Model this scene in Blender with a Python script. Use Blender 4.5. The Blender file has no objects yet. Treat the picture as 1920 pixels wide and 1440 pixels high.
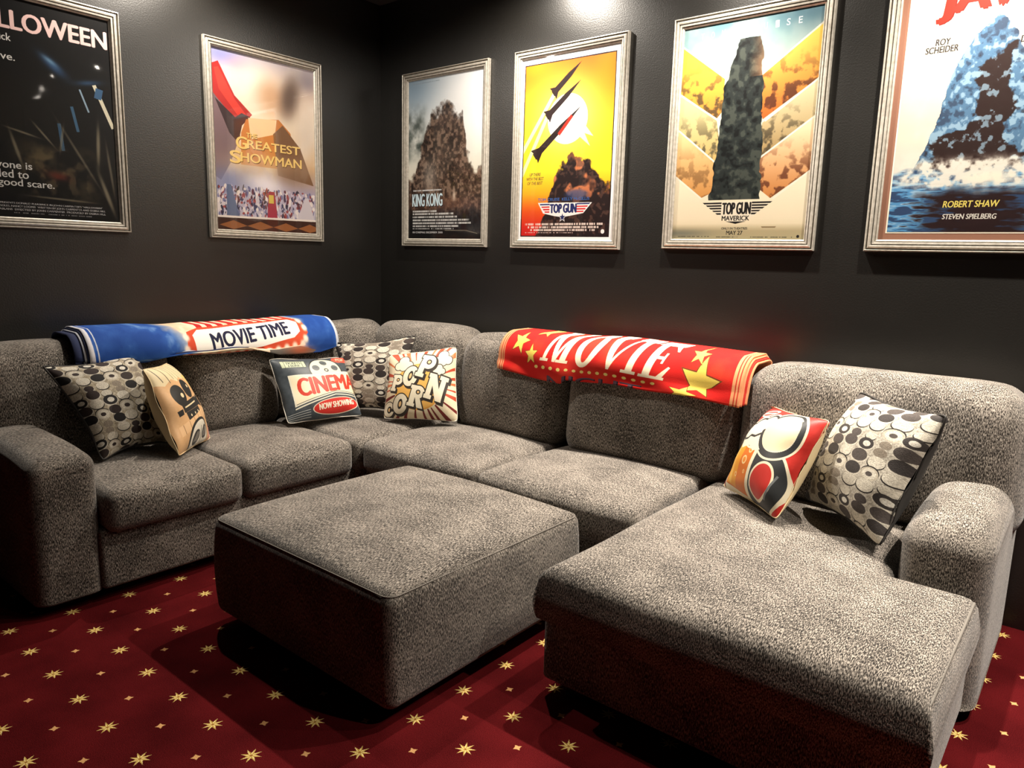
import bpy, math, random
import numpy as np
from mathutils import Matrix, Vector

random.seed(7)
rng = np.random.default_rng(7)
SC = bpy.context.scene
COL = SC.collection

# ------------------------------------------------------------------ camera, world, lights, exposure
CAM = (4.0792, -3.5047, 1.45)
YAW, PITCH, ROLL, FPX = -0.681425, -0.171127, 0.027764, 1370.77
f = Vector((math.sin(YAW) * math.cos(PITCH), math.cos(YAW) * math.cos(PITCH), math.sin(PITCH)))
r0 = f.cross(Vector((0, 0, 1))).normalized()
u0 = r0.cross(f)
rr = math.cos(ROLL) * r0 + math.sin(ROLL) * u0
uu = -math.sin(ROLL) * r0 + math.cos(ROLL) * u0
cd = bpy.data.cameras.new('camera')
cd.sensor_fit = 'HORIZONTAL'
cd.sensor_width = 36.0
cd.lens = FPX / 1920 * 36.0
cam = bpy.data.objects.new('camera', cd)
cam.matrix_world = Matrix(((rr.x, uu.x, -f.x, CAM[0]), (rr.y, uu.y, -f.y, CAM[1]), (rr.z, uu.z, -f.z, CAM[2]), (0, 0, 0, 1)))
COL.objects.link(cam)
SC.camera = cam

SC.view_settings.view_transform = 'Standard'
SC.view_settings.look = 'None'
SC.view_settings.gamma = 1.0
SC.view_settings.use_curve_mapping = False
SC.view_settings.exposure = 0.0

wd = bpy.data.worlds.new('world')
SC.world = wd
wd.use_nodes = True
wd.node_tree.nodes['Background'].inputs[0].default_value = (1.0, 0.9, 0.8, 1)
wd.node_tree.nodes['Background'].inputs[1].default_value = 0.002

CEIL = 3.10


def spot(name, x, y, power, size=106, blend=1.0, rad=0.022, z=CEIL - 0.05, col=(1.0, 0.90, 0.78)):
    l = bpy.data.lights.new(name, 'SPOT')
    l.energy = power
    l.spot_size = math.radians(size)
    l.spot_blend = blend
    l.shadow_soft_size = rad
    l.color = col
    o = bpy.data.objects.new(name, l)
    o.location = (x, y, z)
    COL.objects.link(o)
    return o


# recessed reflector downlights along the two walls, straight down: a beam and its wide spill
for (x, y, p, q) in ((1.43, -0.40, 0.62, 1.6), (2.50, -0.40, 1.0, 1.0), (3.57, -0.40, 1.0, 1.0), (4.64, -0.40, 1.0, 0.6),
                     (0.34, -1.50, 0.06, 2.0), (4.9, -1.40, 1.15, 0.3)):
    spot('downlight_beam', x, y, 330 * p, 100, 1.0)
    spot('downlight_spill', x, y, 66 * q, 168, 0.7)


# ------------------------------------------------------------------ helpers
def link(o):
    COL.objects.link(o)
    return o


def tag(o, label=None, cat=None, group=None, kind=None):
    if label: o['label'] = label
    if cat: o['category'] = cat
    if group: o['group'] = group
    if kind: o['kind'] = kind
    return o


def thing(name, label, cat, loc, group=None):
    o = bpy.data.objects.new(name, None)
    o.empty_display_size = 0.1
    o.location = loc
    link(o)
    return tag(o, label, cat, group)


def wloc(o):
    v = Vector((0, 0, 0))
    while o is not None:
        v = v + o.location
        o = o.parent
    return v


def mesh(name, V, F, mat, parent=None, uv=None, smooth=True, label=None):
    """world-space vertices -> one mesh object; uv = list of per-face lists of (u, v)"""
    V = np.asarray(V, float)
    if parent is not None:
        V = V - np.array(wloc(parent))
    me = bpy.data.meshes.new(name)
    me.from_pydata(V.tolist(), [], [list(map(int, q)) for q in F])
    if uv is not None:
        lay = me.uv_layers.new(name='UVMap')
        flat = np.array([c for fc in uv for p in fc for c in p], np.float32)
        lay.data.foreach_set('uv', flat)
    if smooth:
        me.polygons.foreach_set('use_smooth', [True] * len(me.polygons))
    me.materials.append(mat)
    me.update()
    o = bpy.data.objects.new(name, me)
    link(o)
    if parent is not None:
        o.parent = parent
    if label: o['label'] = label
    return o


def box(x0, x1, y0, y1, z0, z1):
    V = [(x, y, z) for z in (z0, z1) for y in (y0, y1) for x in (x0, x1)]
    F = [(0, 2, 3, 1), (4, 5, 7, 6), (0, 1, 5, 4), (1, 3, 7, 5), (3, 2, 6, 7), (2, 0, 4, 6)]
    return V, F


_ph = rng.uniform(0, 6.28, 40)
_kd = rng.normal(size=(40, 3))
_kd /= np.linalg.norm(_kd, axis=1)[:, None]


def wob(P, scale, n=10, o=0):
    P = np.asarray(P)
    s = np.zeros(len(P))
    for i in range(n):
        j = (i + o) % 40
        s += np.sin(P @ _kd[j] * scale * (0.6 + 0.09 * i) + _ph[j] + o)
    return s / n ** 0.5


def axis_pts(h, r, step):
    n = max(1, int(round(2 * (h - r) / step)))
    mid = list(np.linspace(-(h - r), h - r, n + 1))
    arc = [r * math.tan(math.radians(a)) for a in (11.25, 22.5, 33.75, 45)]
    return [-(h - r) - q for q in arc[::-1]] + mid + [h - r + q for q in arc]


def rbox(c, hd, r, step=0.05, deform=None):
    """rounded box; returns V, F, UV (metres, box-projected)"""
    r = min(r, min(hd) * 0.98)
    A = [axis_pts(h, r, step) for h in hd]
    key, V, F, UV = {}, [], [], []
    off = rng.uniform(0, 9, 2)

    def vid(p):
        k = tuple(round(q, 5) for q in p)
        if k not in key:
            key[k] = len(V)
            V.append(p)
        return key[k]
    for ax in range(3):
        b, d = [(1, 2), (0, 2), (0, 1)][ax]
        for sgn in (-1, 1):
            for i in range(len(A[b]) - 1):
                for j in range(len(A[d]) - 1):
                    q, uvq = [], []
                    for (ii, jj) in ((i, j), (i + 1, j), (i + 1, j + 1), (i, j + 1)):
                        p = [0, 0, 0]
                        p[ax] = sgn * hd[ax]
                        p[b] = A[b][ii]
                        p[d] = A[d][jj]
                        q.append(vid(tuple(p)))
                        uvq.append((p[b] + off[0] + ax * 2.3, p[d] + off[1] + sgn))
                    flip = (sgn < 0) != (ax == 1)
                    if flip:
                        q.reverse(); uvq.reverse()
                    F.append(q); UV.append(uvq)
    V = np.array(V)
    inner = np.clip(V, -(np.array(hd) - r), np.array(hd) - r)
    dlt = V - inner
    ln = np.linalg.norm(dlt, axis=1, keepdims=True)
    V = inner + dlt / np.maximum(ln, 1e-9) * r
    if deform is not None:
        V = deform(V)
    return V + np.array(c), F, UV


def tube(pts, rad, closed=False, n=6):
    P = np.array(pts, float)
    m = len(P)
    V, F = [], []
    for i in range(m):
        a = P[(i - 1) % m] if (closed or i > 0) else P[i]
        b = P[(i + 1) % m] if (closed or i < m - 1) else P[i]
        t = b - a
        t /= np.linalg.norm(t) + 1e-12
        ref = np.array([0, 0, 1.0]) if abs(t[2]) < 0.9 else np.array([1.0, 0, 0])
        s = np.cross(t, ref); s /= np.linalg.norm(s)
        w = np.cross(s, t)
        for k in range(n):
            an = 2 * math.pi * k / n
            V.append(P[i] + rad * (math.cos(an) * s + math.sin(an) * w))
    for i in range(m if closed else m - 1):
        for k in range(n):
            i2 = (i + 1) % m
            F.append((i * n + k, i * n + (k + 1) % n, i2 * n + (k + 1) % n, i2 * n + k))
    if not closed:
        F.append(tuple(range(n))[::-1])
        F.append(tuple((m - 1) * n + k for k in range(n)))
    return V, F


# ------------------------------------------------------------------ materials
def lin(c):
    return tuple(((v / 255) / 12.92 if v <= 10 else ((v / 255 + 0.055) / 1.055) ** 2.4) for v in c)


def newmat(name):
    m = bpy.data.materials.new(name)
    m.use_nodes = True
    nt = m.node_tree
    return m, nt, nt.nodes['Principled BSDF']


def nd(nt, t, **kw):
    n = nt.nodes.new(t)
    for k, v in kw.items():
        setattr(n, k, v)
    return n


def math_n(nt, op, a, b=None):
    n = nd(nt, 'ShaderNodeMath', operation=op)
    for i, v in enumerate((a, b)):
        if v is None: continue
        if isinstance(v, (int, float)): n.inputs[i].default_value = v
        else: nt.links.new(v, n.inputs[i])
    return n.outputs[0]


def ramp(nt, fac, stops):
    n = nd(nt, 'ShaderNodeValToRGB')
    e = n.color_ramp.elements
    while len(e) < len(stops): e.new(0.5)
    for i, (p, c) in enumerate(stops):
        e[i].position = p
        e[i].color = (*c, 1)
    nt.links.new(fac, n.inputs[0])
    return n.outputs[0]


def plain(name, col, rough=0.6, metal=0.0, spec=0.5):
    m, nt, b = newmat(name)
    b.inputs['Base Color'].default_value = (*col, 1)
    b.inputs['Roughness'].default_value = rough
    b.inputs['Metallic'].default_value = metal
    b.inputs['Specular IOR Level'].default_value = spec
    return m


def fabric_mat(name, dark, mid, light, su=390, sv=98, bump=0.5):
    """chenille: short flecks stretched along v, with soft brushed patches"""
    m, nt, b = newmat(name)
    uv = nd(nt, 'ShaderNodeUVMap')
    mp = nd(nt, 'ShaderNodeMapping')
    mp.inputs['Scale'].default_value = (su, sv, 1)
    nt.links.new(uv.outputs[0], mp.inputs[0])
    n1 = nd(nt, 'ShaderNodeTexNoise', noise_dimensions='2D')
    n1.inputs['Scale'].default_value = 1.0
    n1.inputs['Detail'].default_value = 2.0
    n1.inputs['Roughness'].default_value = 0.6
    n1.inputs['Distortion'].default_value = 0.4
    nt.links.new(mp.outputs[0], n1.inputs['Vector'])
    n2 = nd(nt, 'ShaderNodeTexNoise', noise_dimensions='2D')
    n2.inputs['Scale'].default_value = 5.0
    n2.inputs['Detail'].default_value = 3.0
    nt.links.new(uv.outputs[0], n2.inputs['Vector'])
    mp3 = nd(nt, 'ShaderNodeMapping')
    mp3.inputs['Scale'].default_value = (34, 15, 1)
    nt.links.new(uv.outputs[0], mp3.inputs[0])
    n3 = nd(nt, 'ShaderNodeTexNoise', noise_dimensions='2D')
    n3.inputs['Scale'].default_value = 1.0
    n3.inputs['Detail'].default_value = 2.0
    nt.links.new(mp3.outputs[0], n3.inputs['Vector'])
    sh = math_n(nt, 'ADD', math_n(nt, 'MULTIPLY', math_n(nt, 'SUBTRACT', n2.outputs[0], 0.5), 0.17),
                math_n(nt, 'MULTIPLY', math_n(nt, 'SUBTRACT', n3.outputs[0], 0.5), 0.06))
    v = math_n(nt, 'ADD', n1.outputs[0], sh)
    c = ramp(nt, v, [(0.385, dark), (0.50, mid), (0.625, light)])
    nt.links.new(c, b.inputs['Base Color'])
    b.inputs['Roughness'].default_value = 0.85
    b.inputs['Specular IOR Level'].default_value = 0.25
    b.inputs['Sheen Weight'].default_value = 0.25
    b.inputs['Sheen Roughness'].default_value = 0.4
    bp = nd(nt, 'ShaderNodeBump')
    bp.inputs['Strength'].default_value = bump
    bp.inputs['Distance'].default_value = 0.004
    nt.links.new(v, bp.inputs['Height'])
    nt.links.new(bp.outputs[0], b.inputs['Normal'])
    return m


M_fab = fabric_mat('chenille_grey', (0.010, 0.0080, 0.0062), (0.092, 0.079, 0.066), (0.40, 0.355, 0.305))
M_seam = plain('seam_thread', (0.16, 0.145, 0.125), 0.8)
M_black = plain('black_plastic', (0.01, 0.01, 0.01), 0.5)


def wall_mat():
    m, nt, b = newmat('black_wall_paint')
    tc = nd(nt, 'ShaderNodeTexCoord')
    n = nd(nt, 'ShaderNodeTexNoise')
    n.inputs['Scale'].default_value = 140.0
    n.inputs['Detail'].default_value = 3.0
    nt.links.new(tc.outputs['Object'], n.inputs['Vector'])
    n2 = nd(nt, 'ShaderNodeTexNoise')
    n2.inputs['Scale'].default_value = 3.0
    n2.inputs['Detail'].default_value = 5.0
    nt.links.new(tc.outputs['Object'], n2.inputs['Vector'])
    c = ramp(nt, n2.outputs[0], [(0.3, (0.0050, 0.0045, 0.0036)), (0.7, (0.0070, 0.0063, 0.0052))])
    nt.links.new(c, b.inputs['Base Color'])
    b.inputs['Roughness'].default_value = 0.37
    b.inputs['Specular IOR Level'].default_value = 0.75
    bp = nd(nt, 'ShaderNodeBump')
    bp.inputs['Strength'].default_value = 0.35
    bp.inputs['Distance'].default_value = 0.002
    nt.links.new(n.outputs[0], bp.inputs['Height'])
    nt.links.new(bp.outputs[0], b.inputs['Normal'])
    return m


M_wall = wall_mat()


def star_nodes(nt, vx, vy, n, Ro, Ri, rot=0.0):
    """mask of an n-pointed star round the origin, and which half of a point"""
    r = math_n(nt, 'SQRT', math_n(nt, 'ADD', math_n(nt, 'MULTIPLY', vx, vx), math_n(nt, 'MULTIPLY', vy, vy)))
    a = math_n(nt, 'ADD', math_n(nt, 'ARCTAN2', vy, vx), 6.2832 + rot)
    ph = math.pi / n
    a1 = math_n(nt, 'SUBTRACT', math_n(nt, 'MODULO', a, 2 * ph), ph)
    t = math_n(nt, 'SUBTRACT', ph, math_n(nt, 'ABSOLUTE', a1))
    den = math_n(nt, 'ADD', math_n(nt, 'MULTIPLY', math_n(nt, 'SINE', t), Ro),
                 math_n(nt, 'MULTIPLY', math_n(nt, 'SINE', math_n(nt, 'SUBTRACT', ph, t)), Ri))
    edge = math_n(nt, 'DIVIDE', Ro * Ri * math.sin(ph), den)
    mask = math_n(nt, 'LESS_THAN', r, edge)
    half = math_n(nt, 'GREATER_THAN', a1, 0.0)
    return mask, half, r


def carpet_mat():
    m, nt, b = newmat('red_star_carpet')
    tc = nd(nt, 'ShaderNodeTexCoord')
    nz = nd(nt, 'ShaderNodeTexNoise')
    nz.inputs['Scale'].default_value = 420.0
    nz.inputs['Detail'].default_value = 2.0
    nt.links.new(tc.outputs['Object'], nz.inputs['Vector'])
    big = nd(nt, 'ShaderNodeTexNoise')
    big.inputs['Scale'].default_value = 4.0
    big.inputs['Detail'].default_value = 4.0
    nt.links.new(tc.outputs['Object'], big.inputs['Vector'])
    sp = nd(nt, 'ShaderNodeSeparateXYZ')
    nt.links.new(tc.outputs['Object'], sp.inputs[0])
    jit = math_n(nt, 'MULTIPLY', math_n(nt, 'SUBTRACT', nz.outputs[0], 0.5), 0.006)
    X = math_n(nt, 'ADD', math_n(nt, 'SUBTRACT', math_n(nt, 'SUBTRACT', sp.outputs[0], 1.226), math_n(nt, 'MULTIPLY', math_n(nt, 'ADD', sp.outputs[1], 2.48), 0.035)), jit)
    Y = math_n(nt, 'ADD', math_n(nt, 'ADD', sp.outputs[1], 2.48), jit)
    PIT = 0.2165

    def cell(o):
        out = []
        for q in (X, Y):
            t = math_n(nt, 'ADD', math_n(nt, 'DIVIDE', q, PIT), 40.5 + o)
            out.append(math_n(nt, 'MULTIPLY', math_n(nt, 'SUBTRACT', math_n(nt, 'FRACT', t), 0.5), PIT))
        return out
    bx, by = cell(0.0)
    m8, half, r8 = star_nodes(nt, bx, by, 8, 0.0315, 0.0115, 0.2)
    sx, sy = cell(0.5)
    m4, half4, r4 = star_nodes(nt, sx, sy, 4, 0.0145, 0.0075, 0.4)
    base = ramp(nt, math_n(nt, 'ADD', math_n(nt, 'MULTIPLY', nz.outputs[0], 0.6), math_n(nt, 'MULTIPLY', big.outputs[0], 0.4)),
                [(0.38, (0.036, 0.0022, 0.0030)), (0.62, (0.115, 0.0078, 0.0095))])

    def mix(f_, a, c):
        n = nd(nt, 'ShaderNodeMix', data_type='RGBA')
        nt.links.new(f_, n.inputs[0])
        for i, v in ((6, a), (7, c)):
            if isinstance(v, tuple): n.inputs[i].default_value = (*v, 1)
            else: nt.links.new(v, n.inputs[i])
        return n.outputs[2]
    gold = mix(half, (0.80, 0.62, 0.26), (0.47, 0.30, 0.06))
    core = math_n(nt, 'LESS_THAN', r8, 0.004)
    gold = mix(core, gold, (0.30, 0.13, 0.03))
    c = mix(m8, base, gold)
    c = mix(m4, c, (0.62, 0.34, 0.14))
    nt.links.new(c, b.inputs['Base Color'])
    b.inputs['Roughness'].default_value = 0.95
    b.inputs['Specular IOR Level'].default_value = 0.03
    bp = nd(nt, 'ShaderNodeBump')
    bp.inputs['Strength'].default_value = 0.7
    bp.inputs['Distance'].default_value = 0.004
    nt.links.new(nz.outputs[0], bp.inputs['Height'])
    nt.links.new(bp.outputs[0], b.inputs['Normal'])
    return m


def silver_mat():
    m, nt, b = newmat('brushed_silver_frame')
    tc = nd(nt, 'ShaderNodeTexCoord')
    n = nd(nt, 'ShaderNodeTexNoise')
    n.inputs['Scale'].default_value = 60.0
    n.inputs['Detail'].default_value = 4.0
    nt.links.new(tc.outputs['Object'], n.inputs['Vector'])
    c = ramp(nt, n.outputs[0], [(0.3, (0.36, 0.335, 0.285)), (0.7, (0.52, 0.49, 0.43))])
    nt.links.new(c, b.inputs['Base Color'])
    b.inputs['Metallic'].default_value = 0.35
    b.inputs['Roughness'].default_value = 0.38
    return m


def pane_mat(name, warp=0.0):
    m, nt, b = newmat(name)
    nt.nodes.remove(b)
    out = nt.nodes['Material Output']
    tr = nd(nt, 'ShaderNodeBsdfTransparent')
    gl = nd(nt, 'ShaderNodeBsdfGlossy')
    gl.inputs['Roughness'].default_value = 0.03
    fr = nd(nt, 'ShaderNodeLayerWeight')
    fr.inputs[0].default_value = 0.5
    sch = math_n(nt, 'ADD', math_n(nt, 'MULTIPLY', math_n(nt, 'POWER', fr.outputs['Facing'], 5.0), 0.96), 0.04)
    mx = nd(nt, 'ShaderNodeMixShader')
    nt.links.new(sch, mx.inputs[0])
    nt.links.new(tr.outputs[0], mx.inputs[1])
    nt.links.new(gl.outputs[0], mx.inputs[2])
    nt.links.new(mx.outputs[0], out.inputs[0])
    if warp:
        tc = nd(nt, 'ShaderNodeTexCoord')
        n = nd(nt, 'ShaderNodeTexNoise')
        n.inputs['Scale'].default_value = 4.0
        n.inputs['Detail'].default_value = 0.5
        nt.links.new(tc.outputs['Object'], n.inputs['Vector'])
        bp = nd(nt, 'ShaderNodeBump')
        bp.inputs['Strength'].default_value = warp
        bp.inputs['Distance'].default_value = 0.03
        nt.links.new(n.outputs[0], bp.inputs['Height'])
        for q in (gl,):
            nt.links.new(bp.outputs[0], q.inputs['Normal'])
    return m


M_silver = silver_mat()
M_pane = pane_mat('clear_acrylic')
M_pane_w = pane_mat('wavy_acrylic', 0.25)
M_mat_brown = plain('brown_mount_board', lin((134, 92, 72)), 0.8)
M_liner = plain('cream_liner', lin((225, 215, 195)), 0.6)


# ------------------------------------------------------------------ flat print: a small painter that fills arrays
_txt = {}


def text_tris(body, bold=0.0, shear=0.0, spacing=1.0, align='LEFT'):
    k = (body, bold, shear, spacing, align)
    if k not in _txt:
        cu = bpy.data.curves.new('lettering', 'FONT')
        cu.body = body
        cu.size = 1.0
        cu.offset = bold
        cu.shear = shear
        cu.space_character = spacing
        cu.align_x = align
        cu.resolution_u = 4
        o = bpy.data.objects.new('lettering', cu)
        link(o)
        dg = bpy.context.evaluated_depsgraph_get()
        ev = o.evaluated_get(dg)
        me = ev.to_mesh()
        me.calc_loop_triangles()
        V = np.array([v.co[:2] for v in me.vertices]) if len(me.vertices) else np.zeros((0, 2))
        T = np.array([t.vertices[:] for t in me.loop_triangles], int)
        ev.to_mesh_clear()
        bpy.data.objects.remove(o)
        bpy.data.curves.remove(cu)
        _txt[k] = V[T] if len(T) else np.zeros((0, 3, 2))
    return _txt[k]


def fbm(w, h, cells, octaves=4, seed=0):
    g = np.random.default_rng(seed)
    out = np.zeros((h, w)); amp = 1.0; tot = 0
    for o in range(octaves):
        cy = max(2, int(cells * h / w * 2 ** o)) + 2
        cx = int(cells * 2 ** o) + 2
        A = g.random((cy + 1, cx + 1))
        yy = np.linspace(0, cy - 1e-6, h); xx = np.linspace(0, cx - 1e-6, w)
        yi = yy.astype(int); xi = xx.astype(int)
        fy = (yy - yi)[:, None]; fx = (xx - xi)[None, :]
        fy = fy * fy * (3 - 2 * fy); fx = fx * fx * (3 - 2 * fx)
        a = A[yi][:, xi]; b = A[yi][:, xi + 1]; c = A[yi + 1][:, xi]; d = A[yi + 1][:, xi + 1]
        out += amp * ((a * (1 - fx) + b * fx) * (1 - fy) + (c * (1 - fx) + d * fx) * fy)
        tot += amp; amp *= 0.5
    return out / tot


class Canvas:
    def __init__(s, w, h, col=(255, 255, 255)):
        s.w, s.h = w, h
        s.a = np.empty((h, w, 3), np.float32)
        s.a[:] = col
        s.V, s.U = np.meshgrid((np.arange(h) + .5) / h, (np.arange(w) + .5) / w, indexing='ij')

    def paint(s, mask, col, al=1.0):
        if mask.dtype == bool: mask = mask.astype(np.float32)
        mk = (mask * al)[..., None]
        s.a[:] = s.a * (1 - mk) + np.array(col, np.float32) * mk

    def vgrad(s, stops, u0=0, u1=1):
        v = s.V[:, 0]
        for k in range(3):
            g = np.interp(v, [p for p, _ in stops], [c[k] for _, c in stops])
            s.a[:, int(u0 * s.w):int(u1 * s.w), k] = g[:, None]

    def noise(s, amt, cells=60, octv=3, seed=1):
        s.a += ((fbm(s.w, s.h, cells, octv, seed) - .5) * 2 * amt)[..., None]

    def soft(s, cu, cv, ru, rv, col, al=1.0, ang=0.0, p=1.0):
        m = max(ru, rv) * 2.7
        sl = s.win(cu, cv, m, m * s.w / s.h)
        if sl is None: return
        du, dv = (s.U[sl] - cu), (s.V[sl] - cv) * s.h / s.w
        c, sn = math.cos(ang), math.sin(ang)
        x = (du * c + dv * sn) / ru
        y = (-du * sn + dv * c) / rv
        mk = (np.exp(-(x * x + y * y) ** p) * al)[..., None].astype(np.float32)
        s.a[sl] = s.a[sl] * (1 - mk) + np.array(col, np.float32) * mk

    def ell(s, cu, cv, ru, rv, col, ang=0.0, al=1.0):
        asp = s.h / s.w
        m = max(ru, rv)
        sl = s.win(cu, cv, m, m / asp)
        if sl is None: return
        du, dv = (s.U[sl] - cu), (s.V[sl] - cv) * asp
        c, sn = math.cos(ang), math.sin(ang)
        x = (du * c + dv * sn) / ru
        y = (-du * sn + dv * c) / rv
        mk = ((x * x + y * y < 1) * al)[..., None].astype(np.float32)
        s.a[sl] = s.a[sl] * (1 - mk) + np.array(col, np.float32) * mk

    def win(s, cu, cv, mu, mv):
        x0 = max(0, int((cu - mu) * s.w) - 1); x1 = min(s.w, int((cu + mu) * s.w) + 2)
        y0 = max(0, int((cv - mv) * s.h) - 1); y1 = min(s.h, int((cv + mv) * s.h) + 2)
        return None if x1 <= x0 or y1 <= y0 else (slice(y0, y1), slice(x0, x1))

    def polymask(s, pts):
        P = np.array(pts, float)
        x0 = max(0, int(P[:, 0].min() * s.w) - 1); x1 = min(s.w, int(P[:, 0].max() * s.w) + 2)
        y0 = max(0, int(P[:, 1].min() * s.h) - 1); y1 = min(s.h, int(P[:, 1].max() * s.h) + 2)
        if x1 <= x0 or y1 <= y0: return None
        U, V = s.U[y0:y1, x0:x1], s.V[y0:y1, x0:x1]
        ins = np.zeros(U.shape, bool)
        n = len(P)
        for i in range(n):
            ax, ay = P[i]; bx, by = P[(i + 1) % n]
            if ay == by: continue
            c = ((ay > V) != (by > V)) & (U < (bx - ax) * (V - ay) / (by - ay) + ax)
            ins ^= c
        return (slice(y0, y1), slice(x0, x1), ins)

    def poly(s, pts, col, al=1.0):
        r = s.polymask(pts)
        if r is None: return
        sy, sx, ins = r
        reg = s.a[sy, sx]
        reg[ins] = reg[ins] * (1 - al) + np.array(col, np.float32) * al

    def line(s, pts, wid, col):
        asp = s.h / s.w
        for (ax, ay), (bx, by) in zip(pts[:-1], pts[1:]):
            dx, dy = bx - ax, (by - ay) * asp
            l = math.hypot(dx, dy) + 1e-9
            nx, ny = -dy / l * wid / 2, dx / l * wid / 2 / asp
            ex, ey = dx / l * wid * .3, dy / l * wid * .3 / asp
            s.poly([(ax - ex + nx, ay - ey + ny), (bx + ex + nx, by + ey + ny), (bx + ex - nx, by + ey - ny), (ax - ex - nx, ay - ey - ny)], col)

    def star(s, cu, cv, R, col, n=5, inner=.42, rot=0.0, sq=1.0):
        asp = s.w / s.h
        s.poly([(cu + (R if k % 2 == 0 else R * inner) * math.sin(rot + k * math.pi / n),
                 cv - (R if k % 2 == 0 else R * inner) * math.cos(rot + k * math.pi / n) * asp * sq) for k in range(2 * n)], col)

    def text(s, body, box_, col, bold=0.0, shear=0.0, spacing=1.0, align='LEFT', warp=None, shade=None):
        """box_ = (u0, v0, u1, v1) that the lettering fills; warp maps (x, y) in 0..1 to canvas"""
        T = text_tris(body, 0.0, shear, spacing, align)
        if not len(T): return
        lo = T.reshape(-1, 2).min(0); hi = T.reshape(-1, 2).max(0)
        N = (T - lo) / np.maximum(hi - lo, 1e-9)
        if warp is None:
            X = box_[0] + N[..., 0] * (box_[2] - box_[0])
            Y = box_[3] - N[..., 1] * (box_[3] - box_[1])
        else:
            X, Y = warp(N[..., 0], N[..., 1])
        X = X * s.w; Y = Y * s.h
        colr = np.array(col, np.float32)
        if bold:
            hp = (Y.max() - Y.min()) * bold * 1.6
            X = np.concatenate([X - hp, X + hp, X, X]); Y = np.concatenate([Y, Y, Y - hp * .5, Y + hp * .5])
        for x, y in zip(X, Y):
            x0 = max(0, int(x.min() - .5)); x1 = min(s.w, int(x.max() + 1.5))
            y0 = max(0, int(y.min() - .5)); y1 = min(s.h, int(y.max() + 1.5))
            if x1 <= x0 or y1 <= y0: continue
            gx = np.arange(x0, x1)[None, :] + .5
            gy = np.arange(y0, y1)[:, None] + .5
            d = (x[1] - x[0]) * (y[2] - y[0]) - (x[2] - x[0]) * (y[1] - y[0])
            if abs(d) < 1e-9: continue
            a = ((x[1] - gx) * (y[2] - gy) - (x[2] - gx) * (y[1] - gy)) / d
            b = ((x[2] - gx) * (y[0] - gy) - (x[0] - gx) * (y[2] - gy)) / d
            ins = (a >= -.02) & (b >= -.02) & (a + b <= 1.02)
            s.a[y0:y1, x0:x1][ins] = colr

    def ticks(s, u0, v0, u1, v1, col, seed=0, fill=.75):
        """a line of print too small to read: uneven marks"""
        g = np.random.default_rng(seed)
        u = u0
        while u < u1:
            w = g.uniform(.003, .009)
            if g.random() < fill:
                s.poly([(u, v0), (u + w, v0), (u + w, v1), (u, v1)], col)
            u += w + .002

    def mat(s, name, rough=0.6, sheen=0.0, spec=0.3, bump=0.0, gain=0.94):
        im = bpy.data.images.new(name, s.w, s.h, alpha=False)
        px = np.ones((s.h, s.w, 4), np.float32)
        px[..., :3] = np.clip(s.a[::-1], 0, 255) / 255 * gain
        im.pixels.foreach_set(px.ravel())
        im.update()
        im.pack()
        m, nt, b = newmat(name)
        uvn = nd(nt, 'ShaderNodeUVMap')
        t = nd(nt, 'ShaderNodeTexImage')
        t.image = im
        t.extension = 'EXTEND'
        nt.links.new(uvn.outputs[0], t.inputs[0])
        nt.links.new(t.outputs[0], b.inputs['Base Color'])
        b.inputs['Roughness'].default_value = rough
        b.inputs['Specular IOR Level'].default_value = spec
        b.inputs['Sheen Weight'].default_value = sheen
        if bump:
            tc = nd(nt, 'ShaderNodeTexCoord')
            n = nd(nt, 'ShaderNodeTexNoise')
            n.inputs['Scale'].default_value = 350.0
            nt.links.new(tc.outputs['Object'], n.inputs['Vector'])
            bp = nd(nt, 'ShaderNodeBump')
            bp.inputs['Strength'].default_value = bump
            bp.inputs['Distance'].default_value = 0.002
            nt.links.new(n.outputs[0], bp.inputs['Height'])
            nt.links.new(bp.outputs[0], b.inputs['Normal'])
        return m


# ------------------------------------------------------------------ the room
V, F = box(-0.1, 7.0, 0.0, 0.1, 0, CEIL)
tag(mesh('wall_back', V, F, M_wall, smooth=False), kind='structure')
V, F = box(-0.1, 0.0, -6.0, 0.0, 0, CEIL)
tag(mesh('wall_left', V, F, M_wall, smooth=False), kind='structure')
V, F = box(-0.1, 7.0, -6.0, 0.1, -0.1, 0.0)
tag(mesh('floor', V, F, carpet_mat(), smooth=False), kind='structure')
V, F = box(-0.1, 7.0, -6.0, 0.1, CEIL, CEIL + 0.1)
tag(mesh('ceiling', V, F, plain('dark_ceiling_paint', (0.02, 0.019, 0.018), 0.8), smooth=False), kind='structure')


# ------------------------------------------------------------------ sectional sofa
def seat_deform(hd, crown, front=None, bulge=0.015, o=0):
    a, b, c = hd

    def fn(V):
        W = V.copy()
        u = np.clip(V[:, 0] / a, -1, 1); v = np.clip(V[:, 1] / b, -1, 1); w = V[:, 2] / c
        k = np.clip(1 - u ** 2, 0, 1) ** .7 * np.clip(1 - v ** 2, 0, 1) ** .7
        W[:, 2] += crown * k * np.clip((w + .3) / 1.3, 0, 1)
        if front is not None:
            ax, sg = front
            t = (u if ax == 0 else v) * sg
            other = v if ax == 0 else u
            W[:, ax] += sg * bulge * np.clip(t, 0, 1) ** 3 * np.clip(1 - other ** 2, 0, 1) ** .5 * np.clip(1 - w ** 2, 0, 1)
        n = wob(V + o, 9, 8, o)
        W[:, 2] += 0.0035 * n * np.clip(w + .5, 0, 1)
        return W
    return fn


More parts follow.
